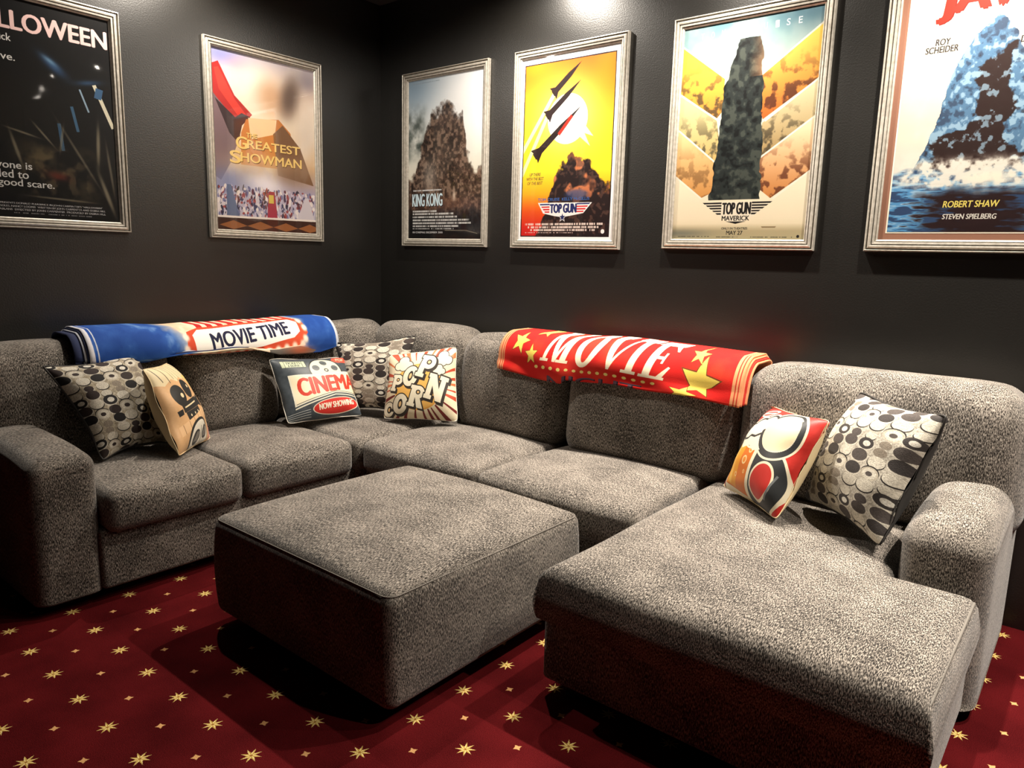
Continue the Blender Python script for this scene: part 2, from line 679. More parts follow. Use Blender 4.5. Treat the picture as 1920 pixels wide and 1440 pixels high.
def back_deform(hd, ax, sg, o=0, lean=0.05, bulge=0.035):
    """ax = thickness axis, front is towards sg"""
    wax = 1 - ax
    a, b, c = hd

    def fn(V):
        W = V.copy()
        w = V[:, 2] / c
        u = np.clip(V[:, wax] / hd[wax], -1, 1)
        t = np.clip(V[:, ax] * sg / hd[ax], -1, 1)
        fr = (t + 1) / 2
        # fuller belly, tucked in at the foot, softer at the sides
        W[:, ax] += sg * fr * bulge * np.clip(1 - u ** 4, 0, 1) * (np.cos((w + .15) * 1.45)).clip(0, 1)
        W[:, ax] -= sg * fr * 0.045 * u ** 6
        W[:, ax] -= sg * lean * (w + 1) / 2
        # rounded shoulders
        W[:, 2] -= np.clip(w, 0, 1) ** 2 * 0.045 * np.abs(u) ** 7
        W[:, wax] -= np.sign(u) * np.abs(u) ** 3 * 0.03 * np.clip(w, 0, 1) ** 3
        W[:, 2] += np.clip(w, 0, 1) * 0.006 * wob(V + o, 11, 8, o + 3)
        W[:, ax] += sg * fr * 0.006 * wob(V + o, 10, 8, o + 5)
        return W
    return fn


sofa = thing('sectional_sofa', 'U-shaped grey chenille sectional sofa with chaise in the room corner', 'sofa', (1.6, -0.9, 0))


def cushion(name, x0, x1, y0, y1, z0, z1, r, deform, step=0.05, label=None):
    c = ((x0 + x1) / 2, (y0 + y1) / 2, (z0 + z1) / 2)
    hd = ((x1 - x0) / 2, (y1 - y0) / 2, (z1 - z0) / 2)
    d = deform(hd) if deform else None
    V, F, UV = rbox(c, hd, r, step, d)
    return mesh(name, V, F, M_fab, sofa, UV, label=label)


# frames and bases
cushion('base', 0.10, 1.02, -2.36, -1.06, 0.05, 0.31, 0.02, None, 0.2)
cushion('base', 0.10, 1.02, -1.055, -0.10, 0.05, 0.31, 0.02, None, 0.2)
cushion('base', 1.025, 2.74, -1.00, -0.10, 0.05, 0.31, 0.02, None, 0.2)
cushion('base', 2.745, 3.87, -1.66, -0.10, 0.05, 0.30, 0.02, None, 0.2, label='chaise base')
cushion('back_frame', 0.03, 0.17, -2.58, -0.03, 0.05, 0.93, 0.04, None, 0.2)
cushion('back_frame', 0.17, 3.90, -0.17, -0.03, 0.05, 0.93, 0.04, None, 0.2)


def arm_deform(sg_axis, sg, drop, o, zc, zmin=0.05):
    def mk(hd):
        def fn(V):
            W = V.copy()
            w = np.clip((V[:, 2] / hd[2] - .55) / .45, 0, 1)
            t = np.clip((V[:, sg_axis] * sg / hd[sg_axis] - .35) / .65, 0, 1)
            W[:, 2] -= drop * t ** 2 * w
            oax = 1 - sg_axis
            W[:, 2] += 0.02 * (1 - np.clip(V[:, oax] / hd[oax], -1, 1) ** 2) * w
            W[:, 2] += 0.004 * wob(V + o, 12, 8, o) * w
            W[:, 2] = np.maximum(W[:, 2], zmin - zc)
            return W
        return fn
    return mk


cushion('armrest', 0.08, 1.01, -2.595, -2.345, -0.045, 0.645, 0.055, arm_deform(0, 1, 0.03, 1, 0.30), 0.05)
cushion('armrest', 3.635, 3.905, -0.93, -0.08, -0.11, 0.670, 0.09, arm_deform(1, -1, 0.06, 2, 0.28), 0.05)

# seat cushions
sd = lambda ax, sg, crown=0.03, o=0: (lambda hd: seat_deform(hd, crown, (ax, sg), 0.018, o))
cushion('seat_cushion', 0.28, 1.06, -2.34, -1.735, 0.29, 0.468, 0.045, sd(0, 1, .03, 1))
cushion('seat_cushion', 0.28, 1.06, -1.73, -1.095, 0.29, 0.468, 0.045, sd(0, 1, .035, 2))
cushion('seat_cushion', 0.28, 1.06, -1.09, -0.28, 0.29, 0.468, 0.045, sd(0, 1, .03, 3), label='corner seat cushion')
cushion('seat_cushion', 1.065, 1.885, -1.06, -0.28, 0.29, 0.468, 0.045, sd(1, -1, .035, 4))
cushion('seat_cushion', 1.89, 2.735, -1.06, -0.28, 0.29, 0.468, 0.045, sd(1, -1, .035, 5))


def slab(poly, z0, z1, r, crown, step=0.06):
    P = np.array(poly)
    offs = [0, .004, .012, .025, .042, r]

    def lines(vals):
        out = set()
        lo, hi = min(vals), max(vals)
        for v in set(vals):
            for q in offs:
                for s in (-1, 1):
                    if lo - 1e-6 <= v + s * q <= hi + 1e-6: out.add(round(v + s * q, 5))
        base = sorted(out); res = [base[0]]
        for b in base[1:]:
            n = max(1, int(round((b - res[-1]) / step)))
            a = res[-1]
            res += [a + (b - a) * k / n for k in range(1, n + 1)]
        return res
    xs, ys = lines(list(P[:, 0])), lines(list(P[:, 1]))

    def inside(x, y):
        c = False
        for i in range(len(P)):
            (ax, ay), (bx, by) = P[i], P[(i + 1) % len(P)]
            if (ay > y) != (by > y) and x < (bx - ax) * (y - ay) / (by - ay) + ax: c = not c
        return c

    def dist(x, y):
        d = 9
        for i in range(len(P)):
            A, B = P[i], P[(i + 1) % len(P)]
            t = np.clip(((x - A[0]) * (B[0] - A[0]) + (y - A[1]) * (B[1] - A[1])) / ((B - A) @ (B - A)), 0, 1)
            d = min(d, math.hypot(x - A[0] - t * (B[0] - A[0]), y - A[1] - t * (B[1] - A[1])))
        return d
    V, F, UV, idx = [], [], [], {}

    def vid(i, j):
        if (i, j) not in idx:
            x, y = xs[i], ys[j]
            d = dist(x, y)
            z = z1
            if d < r: z -= r - math.sqrt(max(0, r * r - (r - d) ** 2))
            zf = z
            t = min(1, d / .35)
            z += crown * t * (2 - t) + 0.004 * float(wob([[x, y, 0]], 8, 8, 6)[0])
            idx[(i, j)] = len(V)
            V.append([x, y, z])
            near[len(V) - 1] = (x, y, d, zf)
        return idx[(i, j)]

    def tuv(k):
        x, y, d, zf = near[vid(*k)]
        if d >= r: return (x, y)
        nx, ny = grad(x, y)
        return (x + nx * (z1 - zf) * .8, y + ny * (z1 - zf) * .8)

    def grad(x, y):
        best, g = 9, (0, 0)
        for i in range(len(P)):
            A, B = P[i], P[(i + 1) % len(P)]
            e = (B - A) / np.linalg.norm(B - A)
            t = np.clip(((x - A[0]) * e[0] + (y - A[1]) * e[1]), 0, np.linalg.norm(B - A))
            q = A + e * t
            dd = math.hypot(x - q[0], y - q[1])
            if dd < best - 1e-9: best, g = dd, (e[1], -e[0])
        return g
    near = {}
    edges = {}
    for i in range(len(xs) - 1):
        for j in range(len(ys) - 1):
            if inside((xs[i] + xs[i + 1]) / 2, (ys[j] + ys[j + 1]) / 2):
                q = [(i, j), (i + 1, j), (i + 1, j + 1), (i, j + 1)]
                F.append([vid(*k) for k in q]); UV.append([tuv(k) for k in q])
                for a, b in zip(q, q[1:] + q[:1]):
                    if (b, a) in edges: del edges[(b, a)]
                    else: edges[(a, b)] = 1
    low = {}
    prof = [(1.0, 0.0)] + [(1 - k / 6, 0.010 * math.sin(math.pi * k / 6)) for k in range(1, 7)]
    cen = P.mean(0)

    def lowid(k, lvl):
        if lvl == 0: return vid(*k)
        if (k, lvl) not in low:
            x, y, zt = V[vid(*k)]
            t, bu = prof[lvl]
            dx, dy = x - cen[0], y - cen[1]
            nx = 1 if abs(x - max(P[:, 0])) < 1e-4 else (-1 if abs(x - min(P[:, 0])) < 1e-4 else 0)
            ny = 1 if abs(y - max(P[:, 1])) < 1e-4 else (-1 if abs(y - min(P[:, 1])) < 1e-4 else 0)
            low[(k, lvl)] = len(V)
            V.append([x + nx * bu, y + ny * bu, z0 + (zt - z0) * t])
        return low[(k, lvl)]
    for (a, b) in edges:
        for l in range(6):
            F.append([lowid(a, l), lowid(a, l + 1), lowid(b, l + 1), lowid(b, l)])
            pa = xs[a[0]] + ys[a[1]] * (1 if xs[a[0]] == xs[b[0]] else 0); pb = xs[b[0]] + ys[b[1]] * (1 if xs[a[0]] == xs[b[0]] else 0)
            za, zb = z0 + (z1 - z0) * prof[l][0], z0 + (z1 - z0) * prof[l + 1][0]
            UV.append([(pa + 5, za), (pa + 5, zb), (pb + 5, zb), (pb + 5, za)])
    return V, F, UV


CH = [(2.745, -1.70), (3.885, -1.70), (3.885, -0.945), (3.63, -0.945), (3.63, -0.28), (2.745, -0.28)]
V, F, UV = slab(CH, 0.285, 0.464, 0.062, 0.024)
chc = mesh('seat_cushion', V, F, M_fab, sofa, UV, label='long chaise seat cushion')
V, F = tube([(3.868, -1.675, .437), (3.870, -1.64, .441), (3.870, -1.3, .442), (3.870, -0.96, .440)], 0.005)
mesh('seam', V, F, M_seam, chc)

# back cushions
bk = lambda ax, sg, o: (lambda hd: back_deform(hd, ax, sg, o))
cushion('back_cushion', 0.13, 0.43, -2.60, -1.695, 0.44, 1.010, 0.11, bk(0, 1, 1), 0.04)
cushion('back_cushion', 0.13, 0.43, -1.685, -1.075, 0.44, 1.012, 0.11, bk(0, 1, 2), 0.04)
cushion('back_cushion', 0.13, 0.43, -1.065, -0.22, 0.44, 1.028, 0.11, bk(0, 1, 3), 0.04, label='corner back cushion')
cushion('back_cushion', 0.30, 1.165, -0.43, -0.13, 0.44, 1.028, 0.11, bk(1, -1, 4), 0.04, label='corner back cushion')
cushion('back_cushion', 1.135, 1.905, -0.46, -0.13, 0.44, 1.018, 0.11, bk(1, -1, 5), 0.04)
cushion('back_cushion', 1.905, 2.845, -0.46, -0.13, 0.44, 1.018, 0.11, bk(1, -1, 6), 0.04)
cushion('back_cushion', 2.845, 3.93, -0.46, -0.13, 0.46, 1.036, 0.11, bk(1, -1, 7), 0.04)
for (x, y) in ((0.2, -2.5), (0.9, -2.45), (0.9, -1.2), (1.6, -0.9), (2.6, -0.9), (2.85, -1.58), (3.78, -1.58), (3.8, -0.2), (2.0, -0.2), (0.2, -0.2)):
    V, F, UV = rbox((x, y, 0.027), (0.035, 0.035, 0.027), 0.006, 0.1)
    mesh('foot', V, F, M_black, sofa)

# ------------------------------------------------------------------ ottoman
ott = thing('ottoman', 'large square grey chenille ottoman standing on the red carpet', 'ottoman', (2.03, -1.635, 0))


def ott_def(V):
    W = V.copy()
    u, v, w = V[:, 0] / .508, V[:, 1] / .508, V[:, 2] / .197
    k = np.clip(1 - u ** 2, 0, 1) ** .6 * np.clip(1 - v ** 2, 0, 1) ** .6
    W[:, 2] += 0.048 * k * np.clip((w - .5) / .5, 0, 1)
    belly = np.clip(1 - w ** 2, 0, 1) * 0.012
    W[:, 0] += np.sign(u) * belly * np.clip(np.abs(u) - .8, 0, .2) * 5
    W[:, 1] += np.sign(v) * belly * np.clip(np.abs(v) - .8, 0, .2) * 5
    W[:, 2] += 0.003 * wob(V, 8, 8, 9) * np.clip(w, 0, 1)
    return W


V, F, UV = rbox((2.022, -1.637, 0.247), (0.508, 0.508, 0.197), 0.04, 0.05, ott_def)
ob = mesh('upholstered_body', V, F, M_fab, ott, UV)
loop = []
for (sx, sy) in ((-1, -1), (1, -1), (1, 1), (-1, 1)):
    cx, cy = 2.022 + sx * (.508 - .045), -1.637 + sy * (.508 - .045)
    a0 = {(-1, -1): 180, (1, -1): 270, (1, 1): 0, (-1, 1): 90}[(sx, sy)]
    for a in range(0, 91, 18):
        loop.append((cx + .039 * math.cos(math.radians(a0 + a)), cy + .039 * math.sin(math.radians(a0 + a)), 0.4325))
V, F = tube(loop, 0.002, True)
mesh('seam', V, F, M_seam, ob)
for sx in (-1, 1):
    for sy in (-1, 1):
        V, F, UV = rbox((2.03 + sx * .40, -1.635 + sy * .41, 0.027), (0.03, 0.03, 0.027), 0.006, 0.1)
        mesh('foot', V, F, M_black, ott)

# ------------------------------------------------------------------ framed posters
PROF = [(0.0, 0.001), (0.0, 0.021), (0.0015, 0.025), (0.005, 0.026), (0.0065, 0.0235), (0.0075, 0.011), (0.0115, 0.010), (0.0135, 0.022), (0.020, 0.0255),
        (0.026, 0.0245), (0.0272, 0.012), (0.0300, 0.012), (0.0312, 0.022), (0.039, 0.021), (0.0402, 0.013), (0.0428, 0.013), (0.044, 0.017), (0.050, 0.010), (0.050, 0.002)]


def framed(side, a0, a1, z0, z1, canvas, label, mount=0.0, wavy=False, sheet_rough=0.45):
    """a runs along the wall; left wall a = -y, back wall a = x.  z0, z1 outer."""
    lo, hi = min(a0, a1), max(a0, a1)
    if side == 'L':
        M = lambda a, z, d: (d, -a, z)
        uflip = True
        loc = (0.0, -(lo + hi) / 2, z0)
    else:
        M = lambda a, z, d: (a, -d, z)
        uflip = False
        loc = ((lo + hi) / 2, 0.0, z0)
    root = thing('framed_poster', label, 'poster', loc, 'framed film posters on the black walls')
    cor = [(lo, z0, 1, 1), (hi, z0, -1, 1), (hi, z1, -1, -1), (lo, z1, 1, -1)]
    for k in range(4):
        A, B = cor[k], cor[(k + 1) % 4]
        V = []
        for c in (A, B):
            for (w, h) in PROF:
                V.append(M(c[0] + c[2] * w, c[1] + c[3] * w, h))
        n = len(PROF)
        F = [(i, i + 1, n + i + 1, n + i) for i in range(n - 1)]
        if uflip: F = [q[::-1] for q in F]
        F = [q[::-1] for q in F]
        o = mesh('frame_rail', V, F, M_silver, root, smooth=False)

    def sheet(name, e, d, mat, th=0.0):
        x0, x1, y0, y1 = lo + e, hi - e, z0 + e, z1 - e
        V = [M(x0, y0, d), M(x1, y0, d), M(x1, y1, d), M(x0, y1, d)]
        Fc = [(0, 1, 2, 3)]
        uv = [[(0, 0), (1, 0), (1, 1), (0, 1)]]
        if uflip:
            uv = [[(1, 0), (0, 0), (0, 1), (1, 1)]]
            Fc = [(3, 2, 1, 0)]; uv = [uv[0][::-1]]
        return mesh(name, V, Fc, mat, root, uv, smooth=False)
    if mount:
        sheet('mount_board', .048, .0060, M_mat_brown)
        sheet('liner', .048 + mount - .006, .0066, M_liner)
        sheet('poster_sheet', .048 + mount, .0072, canvas)
    else:
        sheet('poster_sheet', .048, .0065, canvas)
    sheet('acrylic_sheet', .049, .0105, M_pane_w if wavy else M_pane)
    return root


ZB, ZT = 1.518, 2.622


# --- each print: plain colour fields in the photo's colours, with its lettering
def poster_h():
    c = Canvas(700, 1050, (7, 7, 8))
    c.soft(.2, .5, .5, .3, (26, 22, 14), .7)
    c.soft(.62, .27, .10, .035, (48, 80, 120), .9, .7)  # bluish streaks here and below: room reflections in the glass, painted on the sheet
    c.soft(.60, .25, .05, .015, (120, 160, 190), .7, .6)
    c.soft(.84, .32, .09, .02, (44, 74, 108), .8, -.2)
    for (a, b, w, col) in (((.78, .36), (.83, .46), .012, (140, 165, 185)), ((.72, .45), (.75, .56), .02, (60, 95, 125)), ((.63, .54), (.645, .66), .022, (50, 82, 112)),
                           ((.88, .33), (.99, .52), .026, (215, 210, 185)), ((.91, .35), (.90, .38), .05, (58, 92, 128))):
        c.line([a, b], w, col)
    # pale smears low down: warped glass reflections painted into the print
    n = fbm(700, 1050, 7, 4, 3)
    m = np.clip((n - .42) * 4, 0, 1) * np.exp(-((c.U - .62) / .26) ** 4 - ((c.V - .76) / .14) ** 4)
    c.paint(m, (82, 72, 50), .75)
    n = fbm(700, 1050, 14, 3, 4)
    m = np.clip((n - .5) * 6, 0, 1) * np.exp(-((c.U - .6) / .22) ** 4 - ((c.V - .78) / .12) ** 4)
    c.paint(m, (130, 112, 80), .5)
    c.soft(.60, .79, .07, .03, (110, 36, 26), .7, .2)
    for (u, v, ru, rv, an, al) in ((.40, .60, .10, .008, .25, .8), (.53, .60, .10, .008, .9, .8), (.64, .61, .10, .009, -1.4, .7), (.355, .68, .012, .13, -.25, .8), (.62, .90, .20, .008, .05, .8),
                                   (.88, .62, .014, .16, .05, .9), (.92, .86, .016, .16, -.3, .9), (.955, .74, .010, .20, -.1, .7), (.75, .68, .010, .26, -.5, .6)):
        c.soft(u, v, ru, rv, (128, 120, 100), al, an, 1.5)
    c.text('HALLOWEEN', (.100, .060, .980, .142), (238, 202, 198), bold=.026)
    for i, (t, v) in enumerate((('The trick', .165), ('is to stay', .207), ('alive.', .250))):
        u1 = (.375, .30, .39)[i]
        c.text(t, (u1 - .034 * len(t) * .72, v, u1, v + .032), (225, 225, 222), bold=.008)
    c.text('Everyone is', (.10, .738, .44, .782), (228, 228, 224), bold=.01)
    c.text('entitled to', (.10, .778, .415, .815), (228, 228, 224), bold=.01)
    c.text('one good scare.', (.10, .82, .57, .862), (228, 228, 224), bold=.01)
    c.text("MOUSTAPHA AKKAD PRESENTS DONALD PLEASENCE IN JOHN CARPENTER'S \"HALLOWEEN\"", (.03, .927, .88, .938), (215, 215, 215), bold=.01)
    c.text('JAMIE LEE CURTIS, P. J. SOLES, NANCY LOOMIS  WRITTEN BY JOHN CARPENTER AND DEBRA HILL', (.03, .942, .90, .953), (215, 215, 215), bold=.01)
    c.text('PRODUCER IRWIN YABLANS  DIRECTED BY JOHN CARPENTER  PRODUCED BY DEBRA HILL', (.03, .957, .90, .968), (215, 215, 215), bold=.01)
    c.ticks(.3, .974, .8, .979, (140, 140, 140), 5)
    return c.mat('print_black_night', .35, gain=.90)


def poster_s():
    c = Canvas(700, 1050, (236, 222, 206))
    W, H = 700, 1050
    n = fbm(W, H, 4, 5, 11)
    c.vgrad([(0, (196, 186, 196)), (.12, (232, 206, 188)), (.35, (246, 228, 200)), (.6, (214, 176, 130)), (.75, (170, 160, 180)), (1, (190, 186, 200))])
    c.paint(np.clip((n - .45) * 3, 0, 1), (250, 240, 226), .6)
    c.soft(.08, .03, .25, .10, (120, 125, 185), .9)
    c.soft(.28, .07, .14, .07, (176, 130, 150), .6)
    c.soft(.93, .08, .12, .10, (150, 140, 150), .8)
    c.soft(.42, .14, .22, .16, (255, 250, 236), .9)
    c.soft(.9, .40, .16, .25, (206, 190, 176), .7)
    # red sweep at the upper left running into a dark brown field, over a tan field
    c.poly([(.0, .09), (.06, .07), (.20, .24), (.36, .33), (.30, .37), (.18, .36), (.02, .27), (0, .24)], (176, 26, 22))
    c.poly([(.02, .11), (.06, .10), (.20, .26), (.30, .335), (.22, .345), (.06, .22)], (222, 52, 38))
    c.poly([(.0, .24), (.04, .27), (.18, .36), (.24, .46), (.14, .62), (.05, .72), (0, .70)], (120, 96, 100))
    c.poly([(.02, .27), (.2, .36), (.26, .33), (.34, .345), (.26, .40), (.22, .50), (.14, .45)], (48, 26, 30))
    c.soft(.56, .21, .17, .15, (212, 166, 126), .9, .5, 1.3)
    c.soft(.74, .19, .10, .20, (92, 72, 62), .9, .25, 1.3)
    c.poly([(.30, .36), (.62, .33), (.74, .40), (.80, .62), (.24, .62), (.25, .44)], (196, 120, 58))
    c.poly([(.32, .35), (.60, .335), (.58, .42), (.34, .47)], (238, 206, 160))
    c.poly([(.56, .42), (.66, .36), (.84, .48), (.98, .70), (.60, .66)], (120, 84, 56))
    c.soft(.5, .62, .45, .10, (224, 190, 150), .5)
    # lavender haze with a speckled strip of tiny colour dabs
    c.soft(.15, .72, .25, .12, (120, 130, 170), .8)
    c.soft(.5, .72, .18, .10, (240, 236, 250), .9)
    c.soft(.75, .66, .2, .10, (120, 90, 70), .6)
    g = np.random.default_rng(5)
    for k in range(520):
        u, v = g.uniform(.02, .98), g.uniform(.75, .915)
        col = [(36, 32, 52), (92, 44, 56), (200, 190, 210), (232, 222, 218), (110, 110, 150), (150, 60, 60), (240, 228, 220), (60, 60, 90)][g.integers(8)]
        c.ell(u, v, g.uniform(.005, .014), g.uniform(.008, .03), col, g.uniform(-.5, .5), .85)
    c.poly([(.10, .74), (.14, .74), (.21, .92), (.09, .92)], (96, 108, 140))
    c.poly([(.88, .78), (.92, .78), (.985, .92), (.79, .92)], (206, 198, 204))
    c.poly([(.50, .76), (.56, .76), (.585, .92), (.48, .92)], (160, 52, 74))
    c.poly([(.50, .78), (.55, .78), (.55, .83), (.50, .83)], (210, 186, 90))
    c.poly([(0, .918), (1, .912), (1, .924), (0, .93)], (236, 226, 216))
    c.poly([(0, .93), (1, .924), (1, 1), (0, 1)], (62, 34, 26))
    for u in (.02, .28, .54, .80):
        c.poly([(u, .972), (u + .13, .943), (u + .26, .972), (u + .13, .995)], (150, 92, 52))
    gold = (238, 202, 120)
    for d, col in ((.004, (96, 58, 30)), (0, gold)):
        c.text('THE', (.30 + d, .436 + d, .40 + d, .462 + d), col, bold=.02)
        c.text('G', (.20 + d, .462 + d, .30 + d, .530 + d), col, bold=.02)
        c.text('REATEST', (.305 + d, .474 + d, .835 + d, .522 + d), col, bold=.02)
        c.text('S', (.14 + d, .545 + d, .235 + d, .615 + d), col, bold=.02)
        c.text('HOWMAN', (.24 + d, .550 + d, .85 + d, .602 + d), col, bold=.02)
    return c.mat('print_rose_gold_sky', .4, gain=.90)


def poster_k():
    c = Canvas(700, 1050, (240, 240, 236))
    W, H = 700, 1050
    c.vgrad([(0, (196, 210, 220)), (.3, (226, 230, 228)), (.6, (220, 216, 200)), (1, (30, 28, 30))])
    c.soft(.05, .05, .35, .22, (130, 158, 182), .8)
    c.soft(.85, .12, .4, .3, (255, 255, 255), .95)
    n = fbm(W, H, 10, 5, 21)
    # misty dark-green mass at the left, craggy brown mound in the middle
    m = np.exp(-((c.U - .06) / .17) ** 4 - ((c.V - .33) / .16) ** 4)
    c.paint(np.clip(m * (n * 2 - .3), 0, 1), (56, 66, 62), .95)
    ridge = np.interp(c.U[0], [0, .10, .26, .36, .50, .62, .74, .80, .90, 1], [.62, .56, .30, .20, .13, .18, .26, .46, .58, .55])
    m = np.clip((c.V + (n - .5) * .16 - ridge[None, :]) * 22, 0, 1)
    c.paint(m, (62, 46, 38), .97)
    n2 = fbm(W, H, 34, 3, 22)
    c.paint(m * np.clip((n2 - .52) * 7, 0, 1), (150, 126, 108), .6)
    c.paint(m * np.clip((.44 - n2) * 7, 0, 1), (24, 18, 16), .8)
    c.soft(.30, .60, .10, .16, (190, 182, 170), .5)
    c.soft(.5, .78, .5, .07, (110, 70, 50), .55)
    c.paint(np.clip((c.V - .80) * 14, 0, 1), (12, 12, 13), .95)
    c.soft(.9, .95, .12, .05, (70, 68, 66), .6)
    c.line([(.52, .945), (.80, .945), (.95, .965)], .006, (120, 114, 100))
    c.soft(.64, .73, .02, .05, (210, 190, 170), .9)
    c.ticks(.07, .686, .47, .694, (220, 222, 224), 3, .9)
    for d, col in ((.006, (10, 18, 26)), (0, (206, 228, 238))):
        c.text('KING KONG', (.06 + d, .712 + d, .48 + d, .790 + d), col, bold=.02)
    for i, (v, u1) in enumerate(((.817, .40), (.834, .64), (.854, .68), (.874, .84), (.893, .86), (.912, .70))):
        c.ticks(.065, v, u1, v + .012, (214, 214, 212), 20 + i, .88)
    c.ticks(.065, .931, .64, .938, (200, 200, 198), 40, .7)
    c.text('IN CINEMAS DECEMBER 2005', (.065, .952, .49, .964), (225, 225, 225), bold=.02, spacing=1.15)
    c.ticks(.05, .02, .42, .026, (150, 165, 178), 8)
    return c.mat('print_misty_mountain', .4, gain=.90)


def poster_t():
    c = Canvas(700, 1050, (250, 250, 250))
    W, H = 700, 1050
    m = c.polymask([(.040, .038), (.952, .040), (.955, .975), (.035, .975)])
    c.poly([(.030, .032), (.960, .034), (.965, .981), (.026, .981)], (22, 10, 12))
    b = Canvas(W, H)
    b.vgrad([(0, (240, 84, 14)), (.1, (242, 104, 10)), (.26, (248, 160, 16)), (.45, (250, 206, 30)), (.62, (252, 214, 40)), (.74, (246, 170, 30)), (.84, (226, 84, 24)), (.93, (214, 40, 30)), (1, (200, 30, 30))])
    b.soft(.12, .05, .2, .1, (250, 130, 10), .8)
    b.soft(.9, .06, .15, .25, (250, 160, 10), .6)
    b.soft(.5, .33, .34, .28, (255, 238, 150), .8)
    b.ell(.50, .345, .205, .20, (255, 250, 236))
    b.line([(.36, .20), (.03, .50)], .035, (255, 244, 170))
    b.line([(.28, .33), (.02, .64)], .035, (255, 244, 170))
    b.poly([(.66, .37), (.77, .45), (.68, .43), (.74, .50), (.62, .44)], (255, 246, 200))
    # three plain dark slivers
    for (x0, y0, x1, y1, w) in ((.34, .205, .625, .055, .055), (.28, .325, .625, .150, .055), (.16, .535, .635, .285, .062)):
        dx, dy = x1 - x0, (y1 - y0) * 1.5
        L = math.hypot(dx, dy); nx, ny = -dy / L * w / 2, dx / L * w / 2 / 1.5
        b.poly([(x0 + nx, y0 + ny), (x0 + dx * .6 + nx * .8, y0 + (y1 - y0) * .6 + ny * .8), (x1, y1), (x0 + dx * .6 - nx * .8, y0 + (y1 - y0) * .6 - ny * .8), (x0 - nx, y0 - ny)], (30, 14, 16))
        b.poly([(x0 + nx * 2.2, y0 + ny * 2.2), (x0 + dx * .24, y0 + (y1 - y0) * .24), (x0 - nx * 2.2, y0 - ny * 2.2), (x0 + dx * .03, y0 + (y1 - y0) * .03)], (34, 16, 18))
    b.line([(.42, .42), (.54, .335)], .03, (190, 40, 26))
    # dark hill with coppery patches at the lower right
    n = fbm(W, H, 16, 4, 31)
    ridge = np.interp(c.U[0], [0, .22, .32, .42, .55, .72, .82, .90, 1], [1.1, .98, .78, .60, .53, .55, .62, .69, .72])
    m2 = np.clip((c.V + (n - .5) * .12 - ridge[None, :]) * 40, 0, 1)
    b.paint(m2, (34, 22, 22))
    n3 = fbm(W, H, 9, 3, 33)
    b.paint(m2 * np.clip((n3 - .52) * 9, 0, 1) * np.exp(-((c.V - .66) / .13) ** 4), (206, 122, 78), .95)
    b.paint(m2 * np.clip((fbm(W, H, 30, 3, 32) - .55) * 8, 0, 1), (96, 66, 56), .6)
    b.soft(.62, .75, .12, .04, (40, 70, 130), .6, 0, 3)
    for i, t in enumerate(('UP THERE', 'WITH THE BEST', 'OF THE BEST')):
        hw = (.06, .095, .085)[i]
        b.text(t, (.175 - hw, .624 + .024 * i, .175 + hw, .641 + .024 * i), (90, 84, 40), bold=.02, shear=.2)
    b.text('TOM CRUISE  KELLY McGILLIS', (.215, .766, .755, .782), (52, 96, 166), bold=.02)
    # winged title bar
    b.poly([(.215, .790), (.785, .795), (.70, .852), (.56, .866), (.48, .872), (.40, .866), (.275, .850)], (240, 236, 232))
    for k in range(4):
        v = .797 + .014 * k
        b.poly([(.235 + .018 * k, v), (.345, v), (.345, v + .008), (.242 + .018 * k, v + .008)], (46, 54, 110) if k == 0 else (206, 44, 48))
        b.poly([(.63, v), (.765 - .02 * k, v), (.758 - .02 * k, v + .008), (.63, v + .008)], (46, 54, 110) if k == 0 else (206, 44, 48))
    b.text('TOP GUN', (.352, .800, .626, .848), (34, 42, 96), bold=.05)
    b.star(.485, .873, .045, (240, 238, 236))
    b.star(.485, .873, .033, (32, 40, 90))
    for i, v in enumerate((.905, .922, .938)):
        b.ticks(.08 + .03 * i, v, .90 - .04 * i, v + .011, (246, 226, 214), 60 + i, .85)
    b.ticks(.08, .956, .60, .960, (236, 210, 200), 66)
    b.ell(.90, .951, .018, .018, (240, 238, 236))
    sy, sx, ins = m
    reg = c.a[sy, sx]; src = b.a[sy, sx]
    reg[ins] = src[ins]
    return c.mat('print_orange_sunset', .4, gain=.90)


